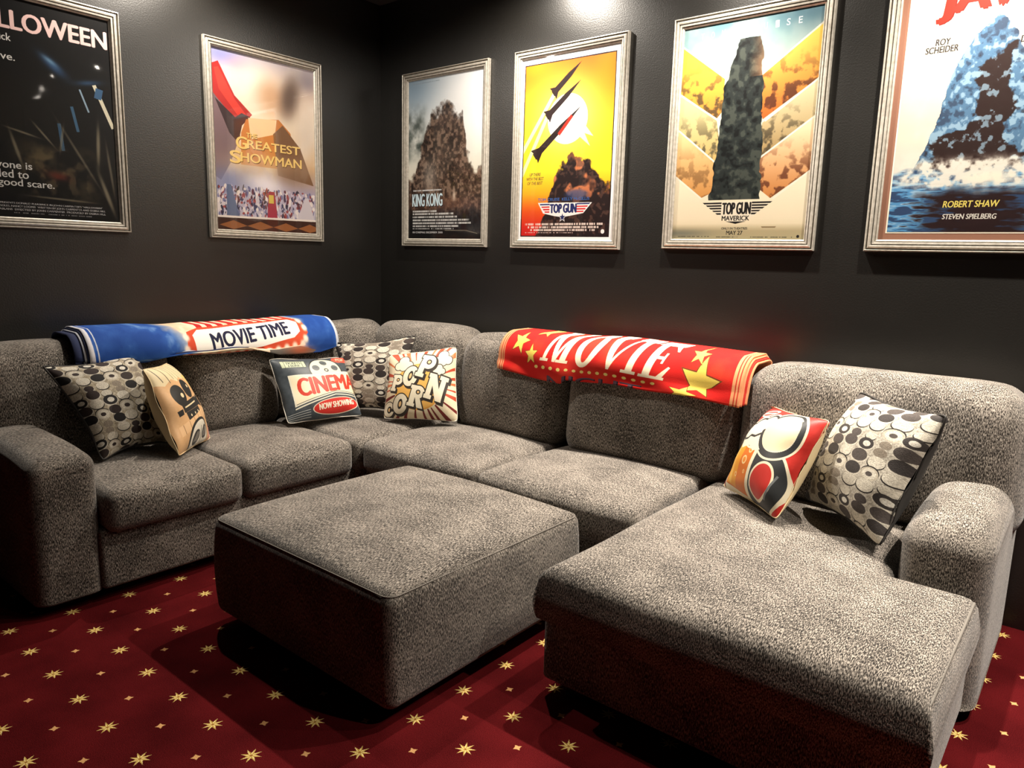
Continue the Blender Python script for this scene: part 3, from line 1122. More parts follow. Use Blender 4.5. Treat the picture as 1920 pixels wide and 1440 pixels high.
def poster_m():
    c = Canvas(700, 1050, (238, 232, 214))
    W, H = 700, 1050
    n = fbm(W, H, 5, 4, 41)
    c.vgrad([(0, (96, 140, 152)), (.10, (140, 170, 172)), (.28, (214, 214, 196)), (.5, (240, 232, 208)), (.9, (250, 238, 206)), (1, (236, 220, 180))])
    c.paint(np.clip((n - .4) * 2.5, 0, 1) * (c.V < .3), (206, 214, 206), .5)
    c.soft(.95, .02, .25, .08, (70, 112, 132), .7)
    n2 = fbm(W, H, 22, 4, 42)

    def band(pts, lo, hi, dk, amt=.8):
        r = c.polymask(pts)
        sy, sx, ins = r
        vv = c.V[sy, sx]
        t = np.clip((vv - vv.min()) / (vv.max() - vv.min()), 0, 1)[..., None]
        colr = np.array(lo, np.float32) * (1 - t) + np.array(hi, np.float32) * t
        k = (np.clip((n2[sy, sx] - .50) * 7, 0, 1) * amt)[..., None] * np.clip(t * 2.2 - .5, 0, 1)
        colr = colr * (1 - k) + np.array(dk, np.float32) * k
        reg = c.a[sy, sx]; reg[ins] = colr[ins]
    band([(0, .085), (.34, .25), (.34, .40), (.30, .43), (0, .30)], (252, 206, 70), (206, 140, 60), (70, 56, 40))
    band([(1, .075), (.55, .28), (.64, .455), (1, .30)], (255, 226, 100), (196, 96, 40), (74, 36, 24))
    band([(0, .31), (.30, .44), (.36, .63), (.33, .64), (0, .465)], (206, 206, 160), (214, 180, 110), (80, 74, 56))
    band([(1, .31), (.64, .47), (.60, .63), (.64, .63), (1, .455)], (226, 216, 176), (166, 136, 86), (66, 58, 44))
    band([(0, .475), (.33, .65), (.36, .76), (.22, .80), (0, .69)], (244, 214, 160), (214, 150, 80), (120, 84, 48), .6)
    band([(1, .465), (.62, .64), (.60, .74), (.74, .81), (1, .69)], (252, 232, 196), (206, 130, 66), (96, 50, 32), .8)
    for pts in ([(0, .303), (.30, .436), (.34, .43)], [(1, .303), (.66, .462)], [(0, .47), (.33, .645), (.36, .64)], [(1, .46), (.62, .636)], [(0, .693), (.22, .803)], [(1, .693), (.76, .812)], [(0, .083), (.34, .25)], [(1, .073), (.56, .28)]):
        c.line(pts, .012, (248, 242, 224))
    # plain dark tapering tower in the middle
    w_l = np.interp(c.V[:, 0], [.075, .30, .81], [.44, .345, .285])
    w_r = np.interp(c.V[:, 0], [.075, .30, .81], [.575, .635, .66])
    wob_ = (fbm(W, H, 12, 3, 43) - .5) * .05
    ins = (c.U + wob_ > w_l[:, None]) & (c.U + wob_ < w_r[:, None]) & (c.V > .085 + .04 * np.abs(c.U - .5)) & (c.V < .812)
    c.paint(ins, (38, 44, 42))
    c.paint(ins * np.clip((n2 - .52) * 8, 0, 1), (86, 92, 82), .6)
    c.paint(ins * np.clip((.42 - n2) * 8, 0, 1), (12, 14, 15), .8)
    c.paint(ins * np.clip((c.U - .52 + wob_) * 9, 0, 1) * (c.V < .26), (186, 132, 92), .7)
    # lettering
    for ch, u in zip('TOMCRUISE', (.147, .225, .305, .45, .53, .61, .69, .765, .845)):
        c.text(ch, (u - .012, .034, u + .012, .062), (250, 250, 246), bold=.0)
    dark = (30, 28, 28)
    c.poly([(.235, .822), (.76, .822), (.64, .884), (.56, .914), (.50, .922), (.44, .914), (.36, .884)], (246, 238, 214))
    for k in range(5):
        v = .824 + .0125 * k
        c.poly([(.235 + .026 * k, v), (.385, v), (.385, v + .0075), (.250 + .026 * k, v + .0075)], dark)
        c.poly([(.612, v), (.758 - .026 * k, v), (.743 - .026 * k, v + .0075), (.612, v + .0075)], dark)
    c.text('TOP GUN', (.394, .826, .604, .880), dark, bold=.03)
    c.text('MAVERICK', (.394, .888, .600, .910), dark, bold=.025)
    c.poly([(.42, .914), (.58, .914), (.53, .921), (.50, .926), (.47, .921)], dark)
    c.paint(np.clip((c.V - .925) * 30, 0, 1), (176, 164, 124), .75)
    c.soft(.05, .97, .25, .03, (120, 122, 110), .8)
    c.text('ONLY IN THEATRES', (.396, .942, .592, .952), dark, bold=.015)
    c.text('MAY 27', (.436, .958, .558, .977), dark, bold=.02)
    c.ticks(.05, .984, .3, .988, (70, 66, 56), 71); c.ticks(.36, .986, .52, .990, (70, 66, 56), 72); c.ticks(.62, .986, .92, .990, (70, 66, 56), 73)
    c.ell(.955, .984, .010, .010, (40, 38, 36))
    c.poly([(.69, .938), (.80, .938), (.79, .945), (.70, .945)], (150, 130, 96))
    return c.mat('print_gold_chevrons', .4, gain=.80)


def poster_j():
    c = Canvas(900, 1300, (248, 236, 212))
    W, H = 900, 1300
    # this sheet sits inside a mount: u, v below are of the whole opening, remapped
    mu, mv = .052, .036
    R = lambda u, v: ((u - mu) / (1 - 2 * mu), (v - mv) / (1 - 2 * mv))
    Q = lambda pts: [R(*p) for p in pts]
    c.vgrad([(0, (252, 246, 226)), (.3, (246, 232, 208)), (.55, (232, 220, 200)), (.7, (226, 222, 210)), (1, (230, 226, 214))])
    n = fbm(W, H, 6, 5, 51)
    n2 = fbm(W, H, 26, 4, 52)
    c.paint(np.clip((n - .5) * 3, 0, 1), (252, 244, 228), .5)
    # blue-grey peak rising from the sea
    u, v = c.U * (1 - 2 * mu) + mu, c.V * (1 - 2 * mv) + mv
    left = np.interp(v[:, 0], [.155, .22, .32, .45, .58, .70, .76], [.505, .40, .325, .275, .235, .165, .12])
    right = np.interp(v[:, 0], [.155, .22, .32, .45, .58, .70, .76], [.515, .585, .655, .70, .74, .82, .88])
    ins = (u + (n2 - .5) * .03 > left[:, None]) & (u + (n2 - .5) * .03 < right[:, None]) & (v > .155) & (v < .77)
    c.paint(ins, (84, 122, 156))
    c.paint(ins * np.clip((u - .5) * 6, 0, 1) * (v < .34), (70, 84, 104), .7)
    c.paint(ins * np.clip((n2 - .55) * 9, 0, 1), (170, 200, 220), .6)
    c.paint(ins * np.clip((.43 - n2) * 9, 0, 1), (44, 56, 78), .7)
    # dark ravines running down to a dark foot
    cl = np.interp(v[:, 0], [.24, .34, .46, .56, .62, .74], [.0, .09, .13, .10, .22, .26])
    cx = np.interp(v[:, 0], [.24, .46, .62, .74], [.53, .50, .49, .46])
    d = np.abs(u - cx[:, None] + (n - .5) * .34) - cl[:, None] + (n2 - .5) * .12
    c.paint(ins * np.clip(-d * 40, 0, 1) * (v > .25), (42, 24, 20), .96)
    c.paint(ins * np.clip((n2 - .57) * 12, 0, 1), (150, 184, 208), .7)
    # sea and foam
    sea = np.clip((v - .715 + (n - .5) * .05) * 40, 0, 1)
    c.paint(sea, (88, 152, 204))
    st = fbm(W, H, 9, 4, 53)[:, :]
    st = np.repeat(np.repeat(fbm(W // 6 + 1, H, 10, 4, 53), 6, axis=1)[:, :W], 1, axis=0)
    c.paint(sea * np.clip((st - .48) * 12, 0, 1), (34, 46, 78), .75)
    c.paint(sea * np.clip((.40 - st) * 12, 0, 1), (180, 214, 236), .7)
    foam = np.exp(-((u - .45) / .36) ** 4 - ((v - .735) / .055) ** 4)
    c.paint(np.clip(foam * (n2 * 2.4 - .5) * 1.6, 0, 1), (242, 238, 224), .95)
    c.soft(*R(.55, .755), .14, .035, (250, 244, 224), .95, 0, 2)
    dk = np.clip((u - .22 - (st - .5) * .5) * 9, 0, 1) * np.clip((v - .79 - (n - .5) * .05) * 30, 0, 1) * np.clip((.80 - u - (st - .5) * .4) * 9, 0, 1)
    c.paint(dk, (38, 18, 18), .97)
    # title and names
    red = (206, 42, 26)
    x0, x1 = R(.20, 0)[0], R(.80, 0)[0]

    def tw(x, y):
        return x0 + (x1 - x0) * x, R(0, .158)[1] - y * (R(0, .158)[1] - R(0, .015)[1])
    c.text('JAWS', None, (120, 20, 12), bold=.05, shear=.1, warp=lambda x, y: (tw(x, y)[0] + .004, tw(x, y)[1] + .003))
    c.text('JAWS', None, red, bold=.045, shear=.1, warp=tw)
    dark = (40, 34, 34)
    c.text('ROY', (*R(.20, .218), *R(.275, .242)), dark, bold=.02, shear=.1)
    c.text('SCHEIDER', (*R(.152, .246), *R(.318, .270)), dark, bold=.02, shear=.1)
    c.text('RICHARD', (*R(.63, .218), *R(.80, .242)), dark, bold=.02, shear=.1)
    c.text('DREYFUSS', (*R(.615, .246), *R(.80, .270)), dark, bold=.02, shear=.1)
    c.text('ROBERT SHAW', (*R(.338, .843), *R(.618, .868)), (240, 222, 110), bold=.02, shear=.15)
    c.text('STEVEN SPIELBERG', (*R(.342, .894), *R(.612, .914)), (238, 234, 222), bold=.02, shear=.15)
    return c.mat('print_blue_peak_sea', .45, gain=.82)


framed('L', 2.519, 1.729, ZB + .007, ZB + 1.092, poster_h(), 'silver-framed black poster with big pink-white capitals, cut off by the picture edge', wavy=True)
framed('L', 1.283, .504, ZB, ZB + 1.099, poster_s(), 'silver-framed poster in peach and lavender with a red sweep and gold lettering')
framed('R', .245, 1.007, ZB - .008, ZB + 1.106, poster_k(), 'silver-framed poster of a dark brown crag in white mist, nearest the room corner')
framed('R', 1.209, 1.968, ZB - .010, ZB + 1.106, poster_t(), 'silver-framed orange and yellow sunset poster with three dark slivers and white border')
framed('R', 2.229, 2.994, ZB, ZB + 1.11, poster_m(), 'silver-framed poster of gold chevron bands around a dark upright shape')
framed('R', 3.208, 3.998, ZB + .002, ZB + 1.112, poster_j(), 'silver-framed poster with red title, blue peak and sea inside a brown mount', mount=.035)


# ------------------------------------------------------------------ throw pillows
def pillow(label, C, T, front_mat, back_mat, pipe=None, ear=.09, N=30, seed=0, group=None):
    """C = TL, TR, BR, BL seam corners; front looks along TLxTR normal towards the room"""
    TL, TR, BR, BL = [np.array(p, float) for p in C]
    nrm = np.cross(TR - BL, TL - BR)
    nrm /= np.linalg.norm(nrm)
    cen = (TL + TR + BR + BL) / 4
    if nrm @ (np.array(CAM) - cen) < 0: nrm = -nrm
    base = (BL + BR) / 2
    root = thing('throw_pillow', label, 'pillow', tuple(base), group)
    t = np.sin(np.linspace(-math.pi / 2, math.pi / 2, N + 1)) * .55 + np.linspace(-1, 1, N + 1) * .45

    def P(u, v, side):
        kc = 1 - .05 * (u * v) ** 8
        uw = u * (1 - ear * (1 - v * v) * u * u) * kc
        vw = v * (1 - ear * (1 - u * u) * v * v) * kc
        a, b = (uw + 1) / 2, (vw + 1) / 2
        q = (TL * (1 - a) + TR * a) * b + (BL * (1 - a) + BR * a) * (1 - b)
        h = (max(0, 1 - abs(u) ** 2.4) * max(0, 1 - abs(v) ** 2.4)) ** .62
        wr = float(wob([[u * 3 + seed, v * 3, side]], 3.2, 8, seed)[0])
        edge = max(abs(u), abs(v))
        h *= 1 + .06 * wr * edge
        return q + nrm * side * T * h + nrm * 0.006 * wr * (1 - h)
    for side, nm, mt in ((1, 'front_panel', front_mat), (-1, 'back_panel', back_mat)):
        V, F, UV = [], [], []
        for j in range(N + 1):
            for i in range(N + 1):
                V.append(P(t[i], t[j], side))
        for j in range(N):
            for i in range(N):
                q = [j * (N + 1) + i, j * (N + 1) + i + 1, (j + 1) * (N + 1) + i + 1, (j + 1) * (N + 1) + i]
                w = [((t[k % (N + 1)] + 1) / 2, (t[k // (N + 1)] + 1) / 2) for k in q]
                if side < 0: q, w = q[::-1], w[::-1]
                F.append(q); UV.append(w)
        mesh(nm, V, F, mt, root, UV)
    bd = [(x, -1) for x in t[:-1]] + [(1, x) for x in t[:-1]] + [(x, 1) for x in t[::-1][:-1]] + [(-1, x) for x in t[::-1][:-1]]
    V, F = tube([P(a, b, 0) for a, b in bd], .0042 if pipe else .002, True, 6)
    mesh('piping' if pipe else 'seam', V, F, pipe or back_mat, root)
    return root


def discs_print(name, seed, cols=6, ink=((26, 22, 22), (54, 42, 40)), ground=(186, 174, 150), tilt=0.0):
    c = Canvas(900, 900, ground)
    g = np.random.default_rng(seed)
    c.a += ((fbm(900, 900, 90, 3, seed) - .5) * 90)[..., None]
    dk, br = ink
    cream, tan, line = (232, 224, 206), (150, 138, 122), (34, 28, 26)
    seqs = [[('ring', dk), ('dot', br), ('dot', dk), ('cr', cream), ('crs', cream)], [('tan', tan), ('tan', tan), ('cr', cream), ('ringl', cream), ('cr', cream), ('dots', br), ('dot', br), ('cr', cream), ('ringl', cream)]]
    pit = 1.0 / (cols - .4)
    for ci in range(cols + 1):
        cu = (ci + .25) * pit
        seq = seqs[ci % 2]
        k = int(g.integers(0, len(seq)))
        v = -.03 - g.uniform(0, .08)
        while v < 1.08:
            kind, col = seq[k % len(seq)]
            rx = pit * g.uniform(.42, .50); ry = rx * .62
            if kind in ('tan', 'crs', 'dots'): rx *= .76; ry *= .72
            uu_ = cu + g.uniform(-.008, .008) + tilt * v
            if kind in ('dot', 'dots', 'ring'):
                c.ell(uu_, v + .007, rx * 1.10, ry * 1.12, cream)
                c.ell(uu_, v, rx, ry, col)
                if kind == 'ring': c.ell(uu_ + .006, v, rx * .50, ry * .50, (240, 234, 220))
            elif kind == 'ringl':
                c.ell(uu_, v - .005, rx * 1.14, ry * 1.14, line)
                c.ell(uu_, v + .004, rx * 1.12, ry * 1.14, (206, 196, 176))
                c.ell(uu_, v + .004, rx * .88, ry * .88, cream)
                c.ell(uu_, v + .004, rx * .42, ry * .40, br)
            elif kind == 'tan':
                c.ell(uu_, v, rx, ry, tan)
            else:
                c.ell(uu_, v + .006, rx * 1.06, ry * 1.08, line)
                c.ell(uu_, v, rx, ry, cream)
            v += ry * g.uniform(1.95, 2.25)
            k += 1
    c.a *= (0.82 + .36 * fbm(900, 900, 160, 2, seed + 9))[..., None]
    return c.mat(name, .75, .05, .3, .5, gain=.84)


M_disc_a = discs_print('disc_weave', 3, 7)
M_disc_b = discs_print('disc_weave_grey', 8, 7, ((44, 36, 34), (66, 54, 50)), (170, 158, 142))
M_disc_c = discs_print('disc_weave_light', 14, 7, ((60, 54, 52), (84, 76, 72)), (206, 198, 182))
M_pipe = plain('dark_piping', (0.02, 0.017, 0.015), 0.7)
M_disc_back = plain('charcoal_backing', (0.03, 0.027, 0.024), 0.9)
M_cream = plain('cream_cotton', lin((226, 206, 164)), 0.8)
M_white = plain('white_cotton', lin((232, 226, 212)), 0.8)


def print_camera():
    c = Canvas(800, 800, (226, 180, 128))
    c.noise(6, 40, 3, 61)
    ink = (34, 34, 32)
    cream = (240, 222, 178)
    # cream brush strokes along the top
    c.poly([(0, 0), (1, 0), (1, .20), (.86, .24), (.74, .19), (.62, .24), (.5, .20), (.38, .25), (.26, .20), (.12, .26), (0, .22)], cream)
    for k in range(9):
        u = .06 + .105 * k
        c.line([(u, .02), (u + .06, .21 + .03 * (k % 2))], .012, (90, 78, 56))
    # film camera
    c.ell(.25, .40, .125, .125, ink); c.ell(.50, .35, .115, .115, ink)
    c.ell(.30, .41, .028, .028, cream); c.ell(.56, .33, .02, .02, cream)
    c.poly([(.20, .50), (.62, .46), (.64, .57), (.22, .60)], ink)
    c.poly([(.62, .48), (.74, .44), (.75, .60), (.63, .56)], ink)
    c.line([(.26, .545), (.56, .515)], .016, cream)
    c.poly([(.24, .60), (.60, .575), (.60, .67), (.26, .69)], ink)
    for k in range(3): c.ell(.33 + .10 * k, .645 - .008 * k, .014, .014, cream)
    c.poly([(.10, .56), (.20, .55), (.20, .61), (.12, .62)], ink)
    # yellow ticket panel, small cup, film strip
    c.poly([(.66, .20), (1, .18), (1, .36), (.70, .36)], (242, 212, 130))
    c.text('ACTION', (.76, .235, .96, .275), (110, 88, 50), bold=.02); c.text('TIME', (.78, .295, .94, .335), (110, 88, 50), bold=.02)
    c.line([(.84, .44), (.96, .43), (.93, .50), (.87, .51), (.84, .44)], .014, (60, 48, 36))
    c.poly([(.08, .72), (1, .56), (1, .66), (.08, .83)], (238, 196, 146))
    for k in range(8): c.line([(.14 + .11 * k, .715 - .019 * k), (.15 + .11 * k, .815 - .019 * k)], .008, (150, 108, 72))
    # pale oval mask with two striped lenses
    c.ell(.50, .90, .30, .20, ink); c.ell(.51, .915, .275, .185, (240, 234, 216))
    c.ell(.38, .90, .105, .075, ink, -.3); c.ell(.65, .875, .10, .075, ink, -.3)
    for k in range(3):
        c.line([(.31 + .04 * k, .94), (.40 + .04 * k, .85)], .008, (220, 212, 196))
        c.line([(.58 + .04 * k, .92), (.66 + .04 * k, .825)], .008, (220, 212, 196))
    c.line([(.515, .80), (.53, .97)], .014, ink)
    c.poly([(.84, .74), (1, .68), (1, 1), (.86, 1)], (224, 150, 140))
    c.ell(.90, .76, .075, .07, (240, 220, 190))
    return c.mat('print_film_camera', .5, .05, .4, .15)


def print_cinema():
    c = Canvas(900, 850, (66, 74, 80))
    c.noise(14, 24, 4, 71)
    cream, red, ink = (246, 234, 200), (214, 62, 40), (26, 28, 30)
    # ticket
    c.poly([(.10, .075), (.40, .085), (.40, .205), (.10, .195)], (198, 208, 176))
    c.line([(.10, .075), (.40, .085), (.40, .205), (.10, .195), (.10, .075)], .006, (60, 66, 64))
    c.line([(.145, .08), (.145, .195)], .006, (60, 66, 64)); c.line([(.36, .085), (.36, .203)], .006, (60, 66, 64))
    c.text('TICKETS', (.165, .095, .345, .138), (52, 60, 56), bold=.02)
    c.text('HERE', (.185, .152, .325, .188), (52, 60, 56), bold=.02)
    # top-right tag
    c.poly([(.80, .02), (1, .0), (1, .11), (.86, .125), (.76, .10)], (222, 84, 62))
    c.text('POP', (.84, .04, .96, .09), (246, 200, 170), bold=.02)
    # film reel
    c.ell(.64, .27, .225, .225, ink); c.ell(.64, .27, .21, .21, (230, 226, 196))
    for k in range(5):
        a = math.radians(90 + 72 * k)
        c.ell(.64 + .135 * math.cos(a), .27 - .135 * math.sin(a) * 900 / 850, .048, .048, (90, 98, 100))
        c.line([(.60 + .135 * math.cos(a), .27 - .12 * math.sin(a) * 900 / 850), (.66 + .135 * math.cos(a), .26 - .12 * math.sin(a) * 900 / 850)], .006, ink)
    c.ell(.64, .27, .03, .03, ink); c.ell(.64, .27, .016, .016, (230, 226, 196))
    # marquee
    out = [(.13, .325), (.55, .34), (1.02, .27), (1.02, .66), (.66, .64), (.12, .80)]
    mar = [(.15, .345), (.55, .36), (1.02, .29), (1.02, .64), (.66, .615), (.14, .765)]
    c.poly(out, (236, 232, 210)); c.poly([(u, v + .008) for u, v in mar], ink); c.poly(mar, cream)
    def warp(x, y):
        u = .215 + .80 * x
        top = .395 + x * .0 - .06 * x
        bot = .665 - .10 * x
        return u, bot + (top - bot) * y
    c.text('CINEMA', None, red, bold=.026, warp=warp)
    c.poly([(.12, .82), (.66, .66), (1.02, .685), (1.02, .70), (.66, .675), (.12, .84)], (236, 232, 210))
    # now showing oval
    c.ell(.655, .835, .325, .115, (240, 224, 200), -.10); c.ell(.655, .835, .312, .104, (214, 46, 36), -.10)
    def warp2(x, y):
        return .415 + .48 * x, .885 - .055 * x - y * .085
    c.text('NOW SHOWING', None, (250, 238, 216), bold=.02, warp=warp2)
    for k in range(4):
        c.line([(.02, .90 + .025 * k), (.30, .86 + .035 * k)], .006, (206, 210, 206))
        c.line([(.96, .76 + .022 * k), (1.0, .755 + .022 * k)], .008, (220, 222, 214))
    return c.mat('print_cinema', .45, .05, .4, .15)


def slab_letters(c, word, place, H, Wd, col, grow=0.0, off=(0, 0)):
    """chunky slab-serif capitals drawn from strokes; place(k) -> (u, v, angle, scale)"""
    G = {
        'P': [('r', 0, 1, .46, .84), ('r', 0, 0, .5, .16), ('r', .08, 0, .40, 1), ('e', .52, .70, .40, .31), ('h', .52, .70, .14, .11)],
        'O': [('e', .5, .5, .50, .52), ('h', .5, .5, .15, .24)],
        'C': [('e', .5, .5, .50, .52), ('h', .56, .5, .2, .22), ('hr', .6, .40, 1.1, .60)],
        'R': [('r', 0, 1, .46, .84), ('r', 0, 0, .48, .16), ('r', .08, 0, .40, 1), ('e', .52, .72, .40, .29), ('h', .52, .72, .13, .10), ('q', (.40, .48), (.70, .48), (1.02, 0), (.64, 0))],
        'N': [('r', 0, 1, .34, .84), ('r', 0, 0, .42, .16), ('r', .06, 0, .32, 1), ('q', (.04, 1), (.38, 1), (.98, 0), (.66, 0)), ('r', .70, 0, .96, 1), ('r', .60, 1, 1.06, .84)],
    }
    asp = c.w / c.h
    for k, ch in enumerate(word):
        u0, v0, an, sc = place(k)
        ca, sa = math.cos(an), math.sin(an)

        def M(x, y):
            x = (x - .5) * Wd * sc; y = (y - .5) * H * sc
            return (u0 + off[0] + x * ca + y * sa, v0 + off[1] - (-x * sa * 1.0 + y * ca) * asp)
        hole = []
        for s in G[ch]:
            gr = grow
            if s[0] == 'r':
                x0, y0, x1, y1 = s[1:]
                lo, hi = min(y0, y1), max(y0, y1)
                c.poly([M(x0 - gr, lo - gr), M(x1 + gr, lo - gr), M(x1 + gr, hi + gr), M(x0 - gr, hi + gr)], col)
            elif s[0] == 'q':
                P = np.array(s[1:]); m_ = P.mean(0)
                P = m_ + (P - m_) * (1 + gr * 2.2)
                c.poly([M(*p) for p in P], col)
            elif s[0] == 'e':
                _, ex, ey, rx, ry = s
                c.poly([M(ex + (rx + gr) * math.cos(a), ey + (ry + gr) * math.sin(a)) for a in np.linspace(0, 6.2832, 33)[:-1]], col)
            else:
                hole.append(s)
        yield ch, M, hole, grow


def print_popcorn():
    c = Canvas(900, 900, (240, 226, 192))
    c.noise(6, 30, 3, 81)
    red, maroon, org = (196, 76, 44), (120, 34, 30), (236, 170, 76)
    # sun rays
    for k in range(30):
        a = 2 * math.pi * (k + .3 * math.sin(k * 5)) / 30
        w = .050 + .02 * math.sin(k * 3)
        r0_, r1_ = .36, .85
        col = maroon if math.sin(a) < -.35 else red if k % 3 else (216, 120, 70)
        c.poly([(.5 + r0_ * math.cos(a - w * .5), .52 - r0_ * math.sin(a - w * .5)), (.5 + r1_ * math.cos(a - w), .52 - r1_ * math.sin(a - w)),
                (.5 + r1_ * math.cos(a + w), .52 - r1_ * math.sin(a + w)), (.5 + r0_ * math.cos(a + w * .5), .52 - r0_ * math.sin(a + w * .5))], col)
    c.ell(.49, .55, .33, .33, org); c.ell(.49, .55, .31, .31, (240, 186, 96))
    ink, white = (64, 58, 50), (246, 236, 210)

    def puff(u, v, s):
        for col, g in ((ink, .012), (white, 0)):
            for (dx, dy, r) in ((-.075, .03, .06), (.075, .03, .06), (0, -.045, .075), (0, .05, .06)):
                c.ell(u + dx * s, v + dy * s, r * s + g, r * s + g, col)
    puff(.27, .20, 1.0); puff(.83, .17, .95); puff(.78, .33, .62)
    P1 = lambda k: ((.195, .485, .20, .80), (.385, .395, .26, .95), (.610, .270, .32, 1.12))[k]
    P2 = lambda k: ((.080, .870, .1, .72), (.250, .790, .20, .95), (.480, .690, .26, 1.0), (.735, .570, .30, 1.16))[k]
    for word, pl in (('POP', P1), ('CORN', P2)):
        for kk in range(len(word)):
            for grow, off, col in ((.06, (.018, .024), (58, 50, 44)), (.055, (0, 0), (40, 36, 32)), (0.0, (0, 0), (246, 236, 210))):
                for ch, M, hole, g in slab_letters(c, word[kk], lambda _, kk=kk: pl(kk), .300, .218, col, grow, off):
                    if grow: continue
                    for s in hole:
                        if s[0] == 'h':
                            _, ex, ey, rx, ry = s
                            c.poly([M(ex + rx * 1.1 * math.cos(a), ey + ry * 1.1 * math.sin(a)) for a in np.linspace(0, 6.2832, 25)[:-1]], (40, 36, 32))
                            c.poly([M(ex + rx * .6 * math.cos(a), ey + ry * .6 * math.sin(a)) for a in np.linspace(0, 6.2832, 25)[:-1]], (238, 200, 140))
                        else:
                            _, x0, y0, x1, y1 = s
                            c.poly([M(x0, y0), M(x1, y0), M(x1, y1), M(x0, y1)], (40, 36, 32))
    return c.mat('print_popcorn', .5, .05, .4, .15)


def print_mug():
    c = Canvas(900, 900, (206, 44, 34))
    c.noise(8, 30, 3, 91)
    ink, cream, foam = (44, 46, 48), (248, 236, 204), (250, 240, 212)
    c.ell(.22, .10, .12, .055, (236, 226, 206), -.4); c.ell(.22, .10, .095, .036, (206, 60, 46), -.4); c.line([(.14, .125), (.29, .08)], .02, (236, 226, 206))
    # handle behind, then the glass with its amber fill
    for (rx, ry, col) in ((.275, .325, cream), (.25, .30, ink), (.150, .195, cream), (.128, .170, (206, 44, 34))):
        c.ell(.73, .77, rx, ry, col, .25)
    c.line([(.90, .66), (.84, .90)], .02, (120, 124, 126))
    c.poly([(.06, .40), (.57, .36), (.59, 1.02), (.06, 1.02)], ink)
    c.poly([(.08, .42), (.55, .38), (.565, 1.02), (.08, 1.02)], cream)
    c.poly([(.10, .50), (.50, .44), (.515, .98), (.10, .94)], (222, 116, 26))
    c.poly([(.12, .50), (.33, .47), (.32, .95), (.12, .93)], (240, 160, 36))
    c.poly([(.17, .49), (.23, .48), (.22, .93), (.16, .92)], (250, 196, 90))
    for (u, v, r) in ((.44, .53, .035), (.40, .65, .04), (.30, .82, .022), (.45, .76, .018)):
        c.ell(u, v, r, r * 1.15, (252, 214, 150)); c.ell(u, v, r * .62, r * .72, (236, 144, 46))
    # foam: small puffs at the left, one big ball at the right
    for col, g in ((cream, .045), (ink, .024), (foam, 0)):
        for (u, v, r) in ((.17, .36, .085), (.28, .30, .105), (.42, .25, .115), (.38, .38, .10), (.68, .29, .225), (.54, .32, .13)):
            c.ell(u, v, r + g, r * 1.05 + g, col)
    c.poly([(.12, .40), (.46, .34), (.58, .50), (.46, .54), (.36, .50), (.24, .55), (.11, .49)], foam)
    c.line([(.10, .42), (.17, .455), (.25, .44), (.29, .40), (.37, .40), (.45, .35)], .024, ink)
    for a0 in range(-50, 175, 6):
        a = math.radians(a0)
        c.ell(.68 + .222 * math.cos(a), .29 + .222 * math.sin(a), .024, .024, ink)
    c.ell(.67, .27, .205, .21, (248, 232, 190))
    return c.mat('print_red_mug', .45, .05, .4, .15, gain=.86)


PILL = {
    'A': ([(0.478, -2.357, 0.931), (0.403, -1.894, 0.966), (0.600, -1.845, 0.500), (0.675, -2.202, 0.497)]),
    'B': ([(0.700, -2.011, 0.908), (0.440, -1.775, 0.885), (0.560, -1.630, 0.480), (0.860, -1.945, 0.505)]),
    'C': ([(0.461, -1.224, 0.857), (0.560, -0.770, 0.835), (0.770, -0.800, 0.512), (0.660, -1.240, 0.512)]),
    'D': ([(0.343, -0.679, 0.900), (0.815, -0.415, 0.975), (0.900, -0.560, 0.500), (0.500, -0.770, 0.500)]),
    'E': ([(0.823, -0.645, 0.867), (1.163, -0.426, 0.937), (1.292, -0.540, 0.516), (0.896, -0.762, 0.507)]),
    'F': ([(3.000, -0.386, 0.852), (3.320, -0.651, 0.882), (3.209, -0.825, 0.498), (2.873, -0.538, 0.490)]),
    'G': ([(3.351, -0.416, 0.971), (3.718, -0.738, 0.975), (3.581, -0.879, 0.510), (3.214, -0.543, 0.520)]),
}
for k_, sc_ in (('F', .985), ('D', .975)):
    PILL[k_] = [tuple(CAM[i] + (p[i] - CAM[i]) * sc_ for i in range(3)) for p in PILL[k_]]
GP = 'throw pillows on the sectional sofa'
pillow('dark-disc patterned cushion with black piping beside the left armrest', PILL['A'], .09, M_disc_a, M_disc_back, M_pipe, .17, seed=1, group=GP)
pillow('small tan cushion printed with a black film camera, turned edge-on', PILL['B'], .085, print_camera(), M_cream, None, .06, seed=2, group=GP)
pillow('slate cushion reading CINEMA NOW SHOWING with a film reel', PILL['C'], .07, print_cinema(), M_white, None, .06, seed=3, group=GP)
pillow('grey-brown disc patterned cushion tucked in the sofa corner behind two printed ones', PILL['D'], .075, M_disc_b, M_disc_back, M_pipe, .14, seed=4, group=GP)
pillow('cream sunburst cushion printed POP CORN in the sofa corner', PILL['E'], .07, print_popcorn(), M_white, None, .06, seed=5, group=GP)
pillow('red cushion printed with a foaming amber mug on the chaise', PILL['F'], .092, print_mug(), M_cream, None, .07, seed=6, group=GP)
pillow('large cream disc patterned cushion leaning on the chaise armrest', PILL['G'], .115, M_disc_c, M_disc_back, M_pipe, .11, seed=7, group=GP)


